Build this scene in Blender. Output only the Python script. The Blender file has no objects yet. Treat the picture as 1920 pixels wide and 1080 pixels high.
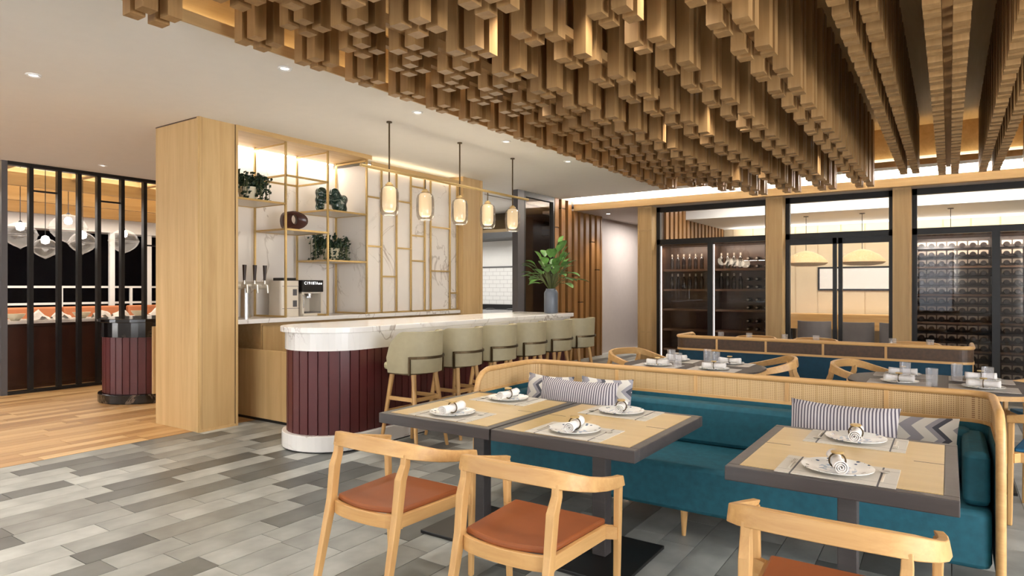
import bpy, math, random
from mathutils import Vector, Matrix
PI = math.pi
R = random.Random(7)
SC = bpy.context.scene
COL = SC.collection

# ------------------------------------------------------------------ camera
F_PX = 1215.0
YAW = math.atan(820 / F_PX)
cam_d = bpy.data.cameras.new('camera')
cam_d.sensor_width = 36.0
cam_d.lens = 36.0 * F_PX / 1920
cam_d.clip_start = 0.05
cam_d.clip_end = 200
cam = bpy.data.objects.new('camera', cam_d)
cam.location = (0, 0, 1.5)
cam.rotation_euler = (PI / 2, 0, YAW)
COL.objects.link(cam)
SC.camera = cam

# ------------------------------------------------------------------ world + exposure
SC.view_settings.view_transform = 'Standard'
SC.view_settings.look = 'None'
SC.view_settings.gamma = 1.0
SC.view_settings.use_curve_mapping = False
SC.view_settings.exposure = 1.15
SC.cycles.transparent_max_bounces = 24
W = bpy.data.worlds.new('sky'); SC.world = W
W.use_nodes = True
W.node_tree.nodes['Background'].inputs[0].default_value = (0.80, 0.88, 1.0, 1)
W.node_tree.nodes['Background'].inputs[1].default_value = 1.2


def area(name, loc, rot, sx, sy, power, col=(1, 1, 1), spread=PI):
    d = bpy.data.lights.new(name, 'AREA'); d.shape = 'RECTANGLE'
    d.size = sx; d.size_y = sy; d.energy = power; d.color = col; d.spread = spread
    o = bpy.data.objects.new(name, d); o.location = loc; o.rotation_euler = rot
    COL.objects.link(o); return o


def spot(name, loc, power, col=(1, .86, .68), ang=120, blend=.8, rad=.1):
    d = bpy.data.lights.new(name, 'SPOT'); d.energy = power; d.color = col
    d.spot_size = math.radians(ang); d.spot_blend = blend; d.shadow_soft_size = rad
    o = bpy.data.objects.new(name, d); o.location = loc
    COL.objects.link(o); return o


# daylight entering through the window openings behind the camera and an added fill along the right wall
area('daylight_window_rear', (-3.75, -4.9, 1.75), (PI / 2, 0, PI), 3.6, 2.45, 560, (.97, .985, 1.0))
area('daylight_window_rear_narrow', (-.43, -4.9, 2.2), (PI / 2, 0, PI), 1.1, 1.7, 130, (.98, .99, 1.0))
area('daylight_window_rear_right', (3.2, -4.9, 1.75), (PI / 2, 0, PI), 1.9, 2.45, 240, (.97, .985, 1.0))
area('daylight_window_rear_left', (-9.78, -4.9, 1.75), (PI / 2, 0, PI), .3, 2.45, 40, (.97, .985, 1.0))
area('daylight_window_entry', (-12.9, -4.9, 1.75), (PI / 2, 0, PI), 4.6, 2.45, 1250, (1, .99, .97))
area('added_fill_right', (4.35, 2.0, 1.7), (PI / 2, 0, PI / 2), 5.4, 2.35, 190, (.98, .985, 1.0))  # added to light the room, no window known on this side

# ------------------------------------------------------------------ materials


def L(r, g, b):
    f = lambda c: (c / 255 / 12.92) if c / 255 <= .04045 else ((c / 255 + .055) / 1.055) ** 2.4
    return (f(r), f(g), f(b), 1)


def newmat(name):
    m = bpy.data.materials.new(name); m.use_nodes = True
    nt = m.node_tree
    return m, nt, nt.nodes['Principled BSDF']


def plain(name, col, rough=.5, metal=0.0, var=.06, scale=8.0, bump=0.0, coat=0.0):
    m, nt, b = newmat(name)
    b.inputs['Roughness'].default_value = rough
    b.inputs['Metallic'].default_value = metal
    b.inputs['Coat Weight'].default_value = coat
    tc = nt.nodes.new('ShaderNodeTexCoord')
    n = nt.nodes.new('ShaderNodeTexNoise'); n.inputs['Scale'].default_value = scale; n.inputs['Detail'].default_value = 4
    nt.links.new(tc.outputs['Object'], n.inputs['Vector'])
    r = nt.nodes.new('ShaderNodeValToRGB')
    c = col
    r.color_ramp.elements[0].position = .3; r.color_ramp.elements[1].position = .7
    r.color_ramp.elements[0].color = (c[0] * (1 - var), c[1] * (1 - var), c[2] * (1 - var), 1)
    r.color_ramp.elements[1].color = (min(1, c[0] * (1 + var)), min(1, c[1] * (1 + var)), min(1, c[2] * (1 + var)), 1)
    nt.links.new(n.outputs['Fac'], r.inputs['Fac']); nt.links.new(r.outputs['Color'], b.inputs['Base Color'])
    if bump:
        bp = nt.nodes.new('ShaderNodeBump'); bp.inputs['Strength'].default_value = bump; bp.inputs['Distance'].default_value = .01
        nt.links.new(n.outputs['Fac'], bp.inputs['Height']); nt.links.new(bp.outputs['Normal'], b.inputs['Normal'])
    return m


def wood(name, ca, cb, axis='z', scale=1.0, rough=.45, rnd=.18):
    m, nt, b = newmat(name)
    b.inputs['Roughness'].default_value = rough
    tc = nt.nodes.new('ShaderNodeTexCoord'); mp = nt.nodes.new('ShaderNodeMapping')
    s = {'x': (1.2, 22, 22), 'y': (22, 1.2, 22), 'z': (22, 22, 1.2)}[axis]
    mp.inputs['Scale'].default_value = [v * scale for v in s]
    oi = nt.nodes.new('ShaderNodeObjectInfo')
    ml = nt.nodes.new('ShaderNodeMath'); ml.operation = 'MULTIPLY'; ml.inputs[1].default_value = 40
    nt.links.new(oi.outputs['Random'], ml.inputs[0])
    ad = nt.nodes.new('ShaderNodeVectorMath'); ad.operation = 'ADD'
    nt.links.new(tc.outputs['Object'], mp.inputs['Vector']); nt.links.new(mp.outputs['Vector'], ad.inputs[0])
    nt.links.new(ml.outputs[0], ad.inputs[1])
    n = nt.nodes.new('ShaderNodeTexNoise'); n.inputs['Scale'].default_value = 1.0; n.inputs['Detail'].default_value = 6
    n.inputs['Roughness'].default_value = .65; n.inputs['Distortion'].default_value = .4
    nt.links.new(ad.outputs[0], n.inputs['Vector'])
    r = nt.nodes.new('ShaderNodeValToRGB')
    r.color_ramp.elements[0].position = .28; r.color_ramp.elements[1].position = .72
    r.color_ramp.elements[0].color = ca; r.color_ramp.elements[1].color = cb
    nt.links.new(n.outputs['Fac'], r.inputs['Fac'])
    hs = nt.nodes.new('ShaderNodeHueSaturation')
    mr = nt.nodes.new('ShaderNodeMapRange'); mr.inputs['To Min'].default_value = 1 - rnd; mr.inputs['To Max'].default_value = 1 + rnd
    nt.links.new(oi.outputs['Random'], mr.inputs['Value']); nt.links.new(mr.outputs[0], hs.inputs['Value'])
    nt.links.new(r.outputs['Color'], hs.inputs['Color']); nt.links.new(hs.outputs['Color'], b.inputs['Base Color'])
    bp = nt.nodes.new('ShaderNodeBump'); bp.inputs['Strength'].default_value = .12; bp.inputs['Distance'].default_value = .004
    nt.links.new(n.outputs['Fac'], bp.inputs['Height']); nt.links.new(bp.outputs['Normal'], b.inputs['Normal'])
    return m


def marble(name, base, vein, scale=1.0, rough=.18, width=.03):
    m, nt, b = newmat(name)
    b.inputs['Roughness'].default_value = rough
    tc = nt.nodes.new('ShaderNodeTexCoord')
    n = nt.nodes.new('ShaderNodeTexNoise'); n.inputs['Scale'].default_value = 1.3 * scale; n.inputs['Detail'].default_value = 5
    n.inputs['Roughness'].default_value = .55; n.inputs['Distortion'].default_value = 1.1
    nt.links.new(tc.outputs['Object'], n.inputs['Vector'])
    a = nt.nodes.new('ShaderNodeMath'); a.operation = 'SUBTRACT'; a.inputs[1].default_value = .5
    nt.links.new(n.outputs['Fac'], a.inputs[0])
    ab = nt.nodes.new('ShaderNodeMath'); ab.operation = 'ABSOLUTE'; nt.links.new(a.outputs[0], ab.inputs[0])
    r = nt.nodes.new('ShaderNodeValToRGB')
    r.color_ramp.elements[0].color = vein; r.color_ramp.elements[1].color = base
    r.color_ramp.elements[0].position = 0.0; r.color_ramp.elements[1].position = width
    nt.links.new(ab.outputs[0], r.inputs['Fac'])
    n2 = nt.nodes.new('ShaderNodeTexNoise'); n2.inputs['Scale'].default_value = .9 * scale
    nt.links.new(tc.outputs['Object'], n2.inputs['Vector'])
    r2 = nt.nodes.new('ShaderNodeValToRGB'); r2.color_ramp.elements[0].position = .45; r2.color_ramp.elements[1].position = .62
    nt.links.new(n2.outputs['Fac'], r2.inputs['Fac'])
    mx = nt.nodes.new('ShaderNodeMix'); mx.data_type = 'RGBA'
    nt.links.new(r2.outputs['Color'], mx.inputs['Factor'])
    mx.inputs['A'].default_value = base
    nt.links.new(r.outputs['Color'], mx.inputs['B']); nt.links.new(mx.outputs['Result'], b.inputs['Base Color'])
    return m


def emit(name, col, power):
    m, nt, b = newmat(name)
    b.inputs['Base Color'].default_value = col
    b.inputs['Emission Color'].default_value = col; b.inputs['Emission Strength'].default_value = power
    return m


def pane(name, tint=(1, 1, 1, 1), refl=1.0, rough=0.0, frost=0.0, edge=.8):
    m = bpy.data.materials.new(name); m.use_nodes = True
    nt = m.node_tree; nt.nodes.clear()
    o = nt.nodes.new('ShaderNodeOutputMaterial'); mx = nt.nodes.new('ShaderNodeMixShader')
    t = nt.nodes.new('ShaderNodeBsdfTransparent'); t.inputs[0].default_value = tint
    g = nt.nodes.new('ShaderNodeBsdfGlossy'); g.inputs['Roughness'].default_value = rough
    lw = nt.nodes.new('ShaderNodeLayerWeight'); lw.inputs[0].default_value = .5
    pw = nt.nodes.new('ShaderNodeMath'); pw.operation = 'POWER'; pw.inputs[1].default_value = 4.0
    ml = nt.nodes.new('ShaderNodeMath'); ml.operation = 'MULTIPLY_ADD'; ml.inputs[1].default_value = edge; ml.inputs[2].default_value = .045 * refl; ml.use_clamp = True
    nt.links.new(lw.outputs['Facing'], pw.inputs[0]); nt.links.new(pw.outputs[0], ml.inputs[0]); nt.links.new(ml.outputs[0], mx.inputs[0])
    src = t.outputs[0]
    if frost:
        d1 = nt.nodes.new('ShaderNodeBsdfTranslucent'); d2 = nt.nodes.new('ShaderNodeBsdfDiffuse'); ad = nt.nodes.new('ShaderNodeMixShader'); fx = nt.nodes.new('ShaderNodeMixShader')
        d1.inputs[0].default_value = (.95, .93, .92, 1); d2.inputs[0].default_value = (.95, .93, .92, 1); ad.inputs[0].default_value = .5
        nt.links.new(d1.outputs[0], ad.inputs[1]); nt.links.new(d2.outputs[0], ad.inputs[2])
        fx.inputs[0].default_value = frost; nt.links.new(t.outputs[0], fx.inputs[1]); nt.links.new(ad.outputs[0], fx.inputs[2]); src = fx.outputs[0]
    nt.links.new(src, mx.inputs[1]); nt.links.new(g.outputs[0], mx.inputs[2])
    nt.links.new(mx.outputs[0], o.inputs[0])
    return m


def nodes_pattern(name, rough, build):
    m, nt, b = newmat(name); b.inputs['Roughness'].default_value = rough
    tc = nt.nodes.new('ShaderNodeTexCoord'); sp = nt.nodes.new('ShaderNodeSeparateXYZ')
    nt.links.new(tc.outputs['Object'], sp.inputs[0])

    def M(op, a, c=None, d=None):
        n = nt.nodes.new('ShaderNodeMath'); n.operation = op
        for k, v in enumerate((a, c, d)):
            if v is None: continue
            if isinstance(v, (int, float)): n.inputs[k].default_value = v
            else: nt.links.new(v, n.inputs[k])
        return n.outputs[0]

    def mix(f, c1, c2):
        x = nt.nodes.new('ShaderNodeMix'); x.data_type = 'RGBA'
        nt.links.new(f, x.inputs['Factor'])
        for nm, c in (('A', c1), ('B', c2)):
            if isinstance(c, tuple): x.inputs[nm].default_value = c
            else: nt.links.new(c, x.inputs[nm])
        return x.outputs['Result']
    build(nt, b, sp.outputs, M, mix, tc)
    return m


def cane_build(axis):
    def f(nt, b, o, M, mix, tc):
        u = o[0] if axis == 'x' else o[1]
        fu = M('FRACT', M('MULTIPLY', u, 84)); fz = M('FRACT', M('MULTIPLY', o[2], 88))
        h = M('MULTIPLY', M('GREATER_THAN', fu, .62), M('GREATER_THAN', fz, .5))
        col = mix(h, L(212, 178, 128), L(150, 108, 64))
        nz = nt.nodes.new('ShaderNodeTexNoise'); nz.inputs['Scale'].default_value = 26
        cb = nt.nodes.new('ShaderNodeCombineXYZ'); nt.links.new(u, cb.inputs[0]); nt.links.new(cb.outputs[0], nz.inputs['Vector'])
        line = M('GREATER_THAN', M('FRACT', M('MULTIPLY', u, 12)), .86)
        col2 = mix(M('MULTIPLY', line, .5), col, L(186, 146, 92))
        nt.links.new(col2, b.inputs['Base Color'])
    return f


def stripes_build(nt, b, o, M, mix, tc):
    fu = M('FRACT', M('ADD', M('MULTIPLY', o[0], 58), M('MULTIPLY', o[2], 5)))
    nt.links.new(mix(M('GREATER_THAN', fu, .55), L(194, 187, 186), L(86, 80, 90)), b.inputs['Base Color'])


def chevron_build(nt, b, o, M, mix, tc):
    zz = M('ABSOLUTE', M('SUBTRACT', M('FRACT', M('MULTIPLY', o[2], 8.5)), .5))
    u = M('ADD', M('MULTIPLY', o[0], 8.0), zz)
    fu = M('FRACT', u)
    col = mix(M('GREATER_THAN', fu, .5), L(208, 202, 192), L(146, 142, 147))
    fu2 = M('FRACT', M('MULTIPLY', u, .5))
    col = mix(M('GREATER_THAN', fu2, .88), col, L(74, 74, 82))
    nt.links.new(col, b.inputs['Base Color'])


def mat_build(nt, b, o, M, mix, tc):
    n = nt.nodes.new('ShaderNodeTexNoise'); n.inputs['Scale'].default_value = 60
    ax = M('ABSOLUTE', o[0]); ay = M('ABSOLUTE', o[1])
    l1 = M('LESS_THAN', M('ABSOLUTE', M('SUBTRACT', ax, .155)), .0035)
    l2 = M('LESS_THAN', M('ABSOLUTE', M('SUBTRACT', ay, .095)), .0025)
    rib = M('MULTIPLY', M('GREATER_THAN', ax, .155), M('GREATER_THAN', M('FRACT', M('MULTIPLY', o[1], 55)), .75))
    c = mix(M('MULTIPLY', n.outputs['Fac'], .5), L(196, 188, 174), L(216, 209, 197))
    c = mix(M('MULTIPLY', rib, .55), c, L(176, 166, 150))
    c = mix(l1, c, L(96, 92, 92)); c = mix(M('MULTIPLY', l2, .6), c, L(120, 112, 104))
    nt.links.new(c, b.inputs['Base Color'])


def plate_build(nt, b, o, M, mix, tc):
    rr = M('SQRT', M('ADD', M('MULTIPLY', o[0], o[0]), M('MULTIPLY', o[1], o[1])))
    v = nt.nodes.new('ShaderNodeTexVoronoi'); v.inputs['Scale'].default_value = 34
    nt.links.new(tc.outputs['Object'], v.inputs['Vector'])
    n = nt.nodes.new('ShaderNodeTexNoise'); n.inputs['Scale'].default_value = 45; nt.links.new(tc.outputs['Object'], n.inputs['Vector'])
    rim = M('MULTIPLY', M('LESS_THAN', v.outputs['Distance'], .26), M('GREATER_THAN', rr, .098))
    mid = M('MULTIPLY', M('GREATER_THAN', n.outputs['Fac'], .53), M('LESS_THAN', rr, .072))
    c = mix(rim, L(238, 236, 230), L(74, 92, 120)); c = mix(M('MULTIPLY', mid, .65), c, L(120, 150, 180))
    nt.links.new(c, b.inputs['Base Color'])


M_ = {}
OA, OB = L(178, 134, 80), L(206, 164, 106)
for ax in 'xyz':
    M_['oak_' + ax] = wood('light_oak_' + ax, L(192, 144, 86), L(216, 172, 112), ax, .9, .42, .06)
    M_['panel_' + ax] = wood('panel_oak_' + ax, L(186, 150, 98), L(210, 177, 126), ax, .5, .5, .04)
    M_['batten_' + ax] = wood('batten_oak_' + ax, L(144, 106, 62), L(174, 136, 88), ax, .8, .45, .12)
M_['table_oak'] = wood('table_oak_veneer', L(184, 152, 96), L(199, 169, 112), 'x', .6, .3, .03)
M_['slatwall'] = wood('slat_wall_oak', L(128, 88, 44), L(164, 118, 66), 'z', .8, .45, .14)
M_['darkwood'] = wood('dark_stained_wood', L(58, 40, 30), L(84, 60, 44), 'y', .5, .35, .08)
M_['edge'] = wood('charcoal_edge', L(60, 55, 54), L(74, 68, 66), 'x', .8, .4, .03)
M_['plank'] = [wood('floor_oak_%d' % i, a, b, 'y', .35, .38, .03) for i, (a, b) in enumerate((
    (L(176, 132, 80), L(198, 156, 102)), (L(190, 148, 94), L(212, 172, 118)), (L(162, 120, 70), L(186, 142, 90)), (L(200, 160, 106), L(222, 184, 130))))]
TONES = (L(88, 90, 88), L(104, 106, 103), L(146, 148, 143), L(160, 162, 157), L(128, 129, 124), L(172, 174, 169))
M_['tile'] = [plain('stone_tile_%d' % i, c, .36, 0, .26, 4.0, .04) for i, c in enumerate(TONES)]
M_['grout'] = plain('grey_grout', L(96, 92, 88), .8)
M_['ceil'] = plain('ceiling_paint', L(236, 231, 223), .9, 0, .01)
M_['white'] = plain('white_paint', L(232, 230, 226), .7, 0, .01)
M_['lilac'] = plain('pale_wall_paint', L(200, 190, 184), .7, 0, .02)
M_['beige'] = plain('beige_wall', L(214, 194, 160), .8, 0, .03, 2)
M_['marble'] = marble('white_marble', L(234, 230, 225), L(168, 156, 146), 1.0, .16, .016)
M_['marble_wall'] = marble('wall_marble', L(226, 219, 211), L(176, 164, 152), .8, .2, .012)
M_['blackmarble'] = marble('black_marble', L(22, 18, 17), L(110, 92, 76), 1.6, .1, .02)
M_['red'] = plain('oxblood_lacquer', L(84, 31, 31), .42, 0, .08)
M_['brass'] = plain('brushed_brass', L(198, 168, 112), .34, .55, .05, 30)
M_['bronze'] = plain('dark_bronze', L(86, 70, 46), .4, .7, .05)
M_['black'] = plain('black_metal', L(26, 24, 23), .4, .2, .05)
M_['blackglass'] = plain('night_window', L(1, 1, 3), .9, 0, 0); M_['blackglass'].node_tree.nodes['Principled BSDF'].inputs['Specular IOR Level'].default_value = 0
M_['grey'] = plain('grey_metal', L(96, 94, 96), .45, .3, .03)
M_['olive'] = plain('olive_leather', L(164, 152, 120), .55, 0, .04, 20, .04)
M_['olive_l'] = plain('olive_leather_seat', L(196, 188, 150), .55, 0, .03, 20, .04)
M_['tan'] = plain('tan_leather', L(142, 76, 34), .5, 0, .06, 10, .03)
M_['teal'] = plain('teal_velvet', L(20, 84, 98), .75, 0, .16, 26, .12)
M_['blue'] = plain('blue_fabric', L(36, 96, 132), .8, 0, .08, 20, .06)
M_['teal2'] = plain('navy_teal_fabric', L(14, 58, 78), .8, 0, .1, 20, .06)
for a in 'xy': M_['cane_' + a] = nodes_pattern('woven_cane_' + a, .6, cane_build(a))
M_['cane_backlit'] = plain('backlit_cane_shade', L(76, 54, 36), .5, 0, .25, 30)  # backlit cane of the rear booth, its shade painted as a darker colour
M_['stripe'] = nodes_pattern('striped_cotton', .9, stripes_build)
M_['chevron'] = nodes_pattern('chevron_cotton', .9, chevron_build)
M_['placemat'] = nodes_pattern('woven_placemat', .9, mat_build)
M_['plate'] = nodes_pattern('painted_porcelain', .2, plate_build)
M_['napkin'] = plain('white_linen', L(226, 220, 214), .9, 0, .08, 30, .1)
M_['steel'] = plain('polished_steel', L(200, 200, 202), .22, .9, .03)
M_['silver'] = plain('brushed_silver', L(214, 208, 196), .3, .6, .03)
M_['appl'] = plain('pale_enamel', L(216, 206, 190), .35, 0, .02)
M_['glass'] = pane('clear_window_glass', (1, 1, 1, 1), 1.0)
M_['glass_dark'] = pane('tinted_cabinet_glass', (.84, .80, .77, 1), .55)
M_['tumbler'] = pane('clear_tumbler_glass', (.98, .98, .99, 1), 1.2, .05, .12, .5)
M_['globe'] = pane('ribbed_globe_glass', (.96, .95, .94, 1), .8, .12, .05, .3)
M_['sleeve'] = pane('smoked_sleeve_glass', (.80, .78, .76, 1), .6, .05, .03, .35)
M_['doorglass'] = pane('low_reflection_door_glass', (1, 1, 1, 1), .15, 0, 0, .3)
M_['opal'] = emit('lit_opal_glass', L(255, 232, 190), .26)
M_['led'] = emit('warm_led', (1, .87, .62, 1), 5)
M_['ledw'] = emit('white_led', (1, .96, .90, 1), 45)
M_['leds'] = emit('thin_white_led', (1, .93, .90, 1), 3)
M_['bulb'] = emit('lit_bulb', (1, .93, .85, 1), 6)
M_['spotlens'] = emit('downlight_lens', (1, .96, .9, 1), 1.2)
M_['leaf'] = plain('dark_leaf', L(26, 48, 30), .5, 0, .35, 12)
M_['leaf2'] = plain('bright_leaf', L(92, 132, 66), .45, 0, .35, 9)
M_['stem'] = plain('green_stem', L(84, 92, 50), .6)
M_['pot'] = plain('cream_ceramic', L(214, 204, 178), .5)
M_['vase'] = plain('slate_ceramic', L(96, 102, 112), .35)
M_['jade'] = marble('green_stone', L(18, 44, 38), L(150, 170, 160), 4, .15, .03)
M_['brownst'] = plain('brown_glazed', L(66, 34, 28), .25)
M_['handle'] = plain('dark_tap_handle', L(48, 30, 20), .35)
M_['bottle'] = plain('dark_bottle_glass', L(38, 32, 31), .16, 0, .1)
M_['cap'] = plain('bottle_foil', L(176, 168, 156), .3, .4)
M_['rattan'] = plain('woven_rattan', L(214, 178, 130), .8, 0, .25, 60)
M_['greyfab'] = plain('grey_upholstery', L(112, 106, 104), .85)
M_['orange'] = plain('terracotta_seat', L(188, 116, 74), .7)
M_['darkbrown'] = plain('dark_brown_panel', L(58, 32, 20), .3, 0, .2, 3)
M_['tilewhite'] = nodes_pattern('white_brick_tile', .25, lambda nt, b, o, M, mix, tc: nt.links.new(
    mix(M('MAXIMUM', M('LESS_THAN', M('FRACT', M('MULTIPLY', o[2], 11)), .09), M('LESS_THAN', M('FRACT', M('ADD', M('MULTIPLY', o[1], 5.2),
        M('MULTIPLY', M('FLOOR', M('MULTIPLY', o[2], 11)), .5))), .04)), L(232, 232, 230), L(186, 184, 182)), b.inputs['Base Color']))
M_['tilewhite_x'] = nodes_pattern('white_brick_tile_x', .25, lambda nt, b, o, M, mix, tc: nt.links.new(
    mix(M('MAXIMUM', M('LESS_THAN', M('FRACT', M('MULTIPLY', o[2], 10)), .09), M('LESS_THAN', M('FRACT', M('ADD', M('MULTIPLY', o[0], 4.6),
        M('MULTIPLY', M('FLOOR', M('MULTIPLY', o[2], 10)), .5))), .04)), L(236, 235, 232), L(196, 193, 190)), b.inputs['Base Color']))
M_['text'] = emit('display_lettering', (1, 1, 1, 1), .9)

# ------------------------------------------------------------------ mesh helpers


class MB:
    def __init__(s): s.v = []; s.f = []; s.mi = []; s.cur = 0

    def add(s, vs, fs):
        o = len(s.v); s.v += [tuple(p) for p in vs]
        for f in fs: s.f.append(tuple(i + o for i in f)); s.mi.append(s.cur)
        return s

    def box(s, x0, x1, y0, y1, z0, z1):
        return s.add([(x0, y0, z0), (x1, y0, z0), (x1, y1, z0), (x0, y1, z0), (x0, y0, z1), (x1, y0, z1), (x1, y1, z1), (x0, y1, z1)],
                     [(0, 3, 2, 1), (4, 5, 6, 7), (0, 1, 5, 4), (1, 2, 6, 5), (2, 3, 7, 6), (3, 0, 4, 7)])

    def bar(s, p, q, w, h=None, w2=None, h2=None, up=(0, 0, 1)):
        h = h or w; w2 = w2 or w; h2 = h2 or h
        p, q = Vector(p), Vector(q); t = (q - p).normalized(); u = Vector(up)
        if abs(t.dot(u)) > .95: u = Vector((0, 1, 0))
        a = t.cross(u).normalized(); b = a.cross(t).normalized()
        vs = []
        for c, ww, hh in ((p, w, h), (q, w2, h2)):
            for i, j in ((-1, -1), (1, -1), (1, 1), (-1, 1)): vs.append(c + a * (i * ww / 2) + b * (j * hh / 2))
        return s.add(vs, [(3, 2, 1, 0), (4, 5, 6, 7), (0, 1, 5, 4), (1, 2, 6, 5), (2, 3, 7, 6), (3, 0, 4, 7)])

    def cyl(s, p, q, r, r2=None, n=12):
        r2 = r if r2 is None else r2
        p, q = Vector(p), Vector(q); t = (q - p).normalized()
        u = Vector((0, 0, 1)) if abs(t.z) < .9 else Vector((1, 0, 0))
        a = t.cross(u).normalized(); b = t.cross(a).normalized()
        vs = []
        for c, rr in ((p, r), (q, r2)):
            for k in range(n):
                g = 2 * PI * k / n; vs.append(c + a * (math.cos(g) * rr) + b * (math.sin(g) * rr))
        fs = [(k, (k + 1) % n, n + (k + 1) % n, n + k) for k in range(n)]
        return s.add(vs, fs + [tuple(range(n - 1, -1, -1)), tuple(range(n, 2 * n))])

    def lathe(s, prof, n=24, c=(0, 0, 0)):
        vs = []
        for r, z in prof:
            for k in range(n):
                g = 2 * PI * k / n; vs.append((c[0] + max(r, 1e-4) * math.cos(g), c[1] + max(r, 1e-4) * math.sin(g), c[2] + z))
        fs = []
        for i in range(len(prof) - 1):
            for k in range(n):
                a = i * n + k; b = i * n + (k + 1) % n; fs.append((a, b, b + n, a + n))
        return s.add(vs, fs)

    def prism(s, pts, z0, z1):
        n = len(pts)
        return s.add([(x, y, z0) for x, y in pts] + [(x, y, z1) for x, y in pts],
                     [tuple(range(n - 1, -1, -1)), tuple(range(n, 2 * n))] + [(k, (k + 1) % n, n + (k + 1) % n, n + k) for k in range(n)])

    def sweep(s, path, prof, closed=False, up=(0, 0, 1), scales=None):
        P = [Vector(p) for p in path]; n = len(P); m = len(prof); vs = []
        for i in range(n):
            if closed: t = P[(i + 1) % n] - P[i - 1]
            else: t = P[min(i + 1, n - 1)] - P[max(i - 1, 0)]
            t.normalize(); u = Vector(up)
            if abs(t.dot(u)) > .97: u = s._lu if hasattr(s, '_lu') else Vector((0, 1, 0))
            a = t.cross(u).normalized(); b = a.cross(t).normalized(); s._lu = b
            k = scales[i] if scales else (1, 1)
            for x, y in prof: vs.append(P[i] + a * x * k[0] + b * y * k[1])
        fs = []
        for i in range(n if closed else n - 1):
            for j in range(m):
                a0 = i * m + j; a1 = i * m + (j + 1) % m; b0 = ((i + 1) % n) * m + j; b1 = ((i + 1) % n) * m + (j + 1) % m
                fs.append((a0, a1, b1, b0))
        if not closed: fs += [tuple(range(m - 1, -1, -1)), tuple(range((n - 1) * m, n * m))]
        return s.add(vs, fs)

    def tube(s, path, r, n=8, closed=False):
        P = [Vector(p) for p in path]; nn = len(P); vs = []; lu = Vector((.13, .29, .95)).normalized()
        for i in range(nn):
            t = (P[(i + 1) % nn] - P[i - 1]) if closed else (P[min(i + 1, nn - 1)] - P[max(i - 1, 0)])
            t.normalize(); b = (lu - t * lu.dot(t))
            if b.length < 1e-3: b = t.orthogonal()
            b.normalize(); lu = b; a = t.cross(b)
            for k in range(n):
                g = 2 * PI * k / n; vs.append(P[i] + a * (r * math.cos(g)) + b * (r * math.sin(g)))
        fs = []
        for i in range(nn if closed else nn - 1):
            for j in range(n):
                a0 = i * n + j; a1 = i * n + (j + 1) % n; b0 = ((i + 1) % nn) * n + j; b1 = ((i + 1) % nn) * n + (j + 1) % n
                fs.append((a0, a1, b1, b0))
        if not closed: fs += [tuple(range(n - 1, -1, -1)), tuple(range((nn - 1) * n, nn * n))]
        return s.add(vs, fs)

    def mesh(s, name, mats):
        me = bpy.data.meshes.new(name); me.from_pydata(s.v, [], s.f)
        for m in (mats if isinstance(mats, (list, tuple)) else [mats]): me.materials.append(m)
        if isinstance(mats, (list, tuple)): me.polygons.foreach_set('material_index', s.mi)
        me.validate(); me.update()
        import bmesh as _b
        bm = _b.new(); bm.from_mesh(me); _b.ops.recalc_face_normals(bm, faces=bm.faces); bm.to_mesh(me); bm.free()
        return me

    def build(s, name, mat, parent=None, bevel=0.0, smooth=False, loc=None, sub=0):
        mat = M_[mat] if isinstance(mat, str) else mat
        o = bpy.data.objects.new(name, s.mesh(name, mat)); COL.objects.link(o)
        if parent: o.parent = parent
        if loc: o.location = loc
        if bevel:
            b = o.modifiers.new('bevel', 'BEVEL'); b.width = bevel; b.segments = 2; b.limit_method = 'ANGLE'; b.angle_limit = .6
        if sub:
            d = o.modifiers.new('sub', 'SUBSURF'); d.levels = sub; d.render_levels = sub
        if smooth:
            o.data.polygons.foreach_set('use_smooth', [True] * len(o.data.polygons))
            if smooth != 'all':
                try: o.data.set_sharp_from_angle(angle=.7)
                except Exception: pass
        return o


def tag(o, label, cat, group=None):
    o['label'] = label; o['category'] = cat
    if group: o['group'] = group
    return o


def thing(name, label, cat, loc=(0, 0, 0), rz=0, group=None):
    o = bpy.data.objects.new(name, None); o.empty_display_size = .1
    COL.objects.link(o); o.location = loc; o.rotation_euler = (0, 0, rz)
    return tag(o, label, cat, group)


def struct(o, label=None, cat=None):
    o['kind'] = 'structure'
    if label: o['label'] = label
    if cat: o['category'] = cat
    return o


def dup(root, loc, rz=None, label=None, group=None):
    r = root.copy(); COL.objects.link(r); r.location = loc
    if rz is not None: r.rotation_euler = (0, 0, rz)
    if label: r['label'] = label
    if group: r['group'] = group
    for c in list(root.children):
        k = c.copy(); COL.objects.link(k); k.parent = r
        for g in list(c.children):
            q = g.copy(); COL.objects.link(q); q.parent = k
    return r


def B(x0, x1, y0, y1, z0, z1): return MB().box(x0, x1, y0, y1, z0, z1)


def rrect(x0, x1, y0, y1, r, n=8, corners=(1, 1, 1, 1)):
    pts = []
    for k, (cx, cy, a0) in enumerate(((x1 - r, y1 - r, 0), (x0 + r, y1 - r, PI / 2), (x0 + r, y0 + r, PI), (x1 - r, y0 + r, 1.5 * PI))):
        if corners[k]:
            for i in range(n + 1):
                a = a0 + PI / 2 * i / n; pts.append((cx + r * math.cos(a), cy + r * math.sin(a)))
        else:
            pts.append(((x1, x0, x0, x1)[k], (y1, y1, y0, y0)[k]))
    return pts


# ================================================================== ROOM SHELL
X0 = -6.446          # plane of the bar's back wall
ZC = 3.28            # main ceiling
XR, XL = 4.4, -16.0
YB, YF = -5.0, 17.0
th = YAW
FW = Vector((-math.sin(th), math.cos(th), 0)); RT = Vector((math.cos(th), math.sin(th), 0))


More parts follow.
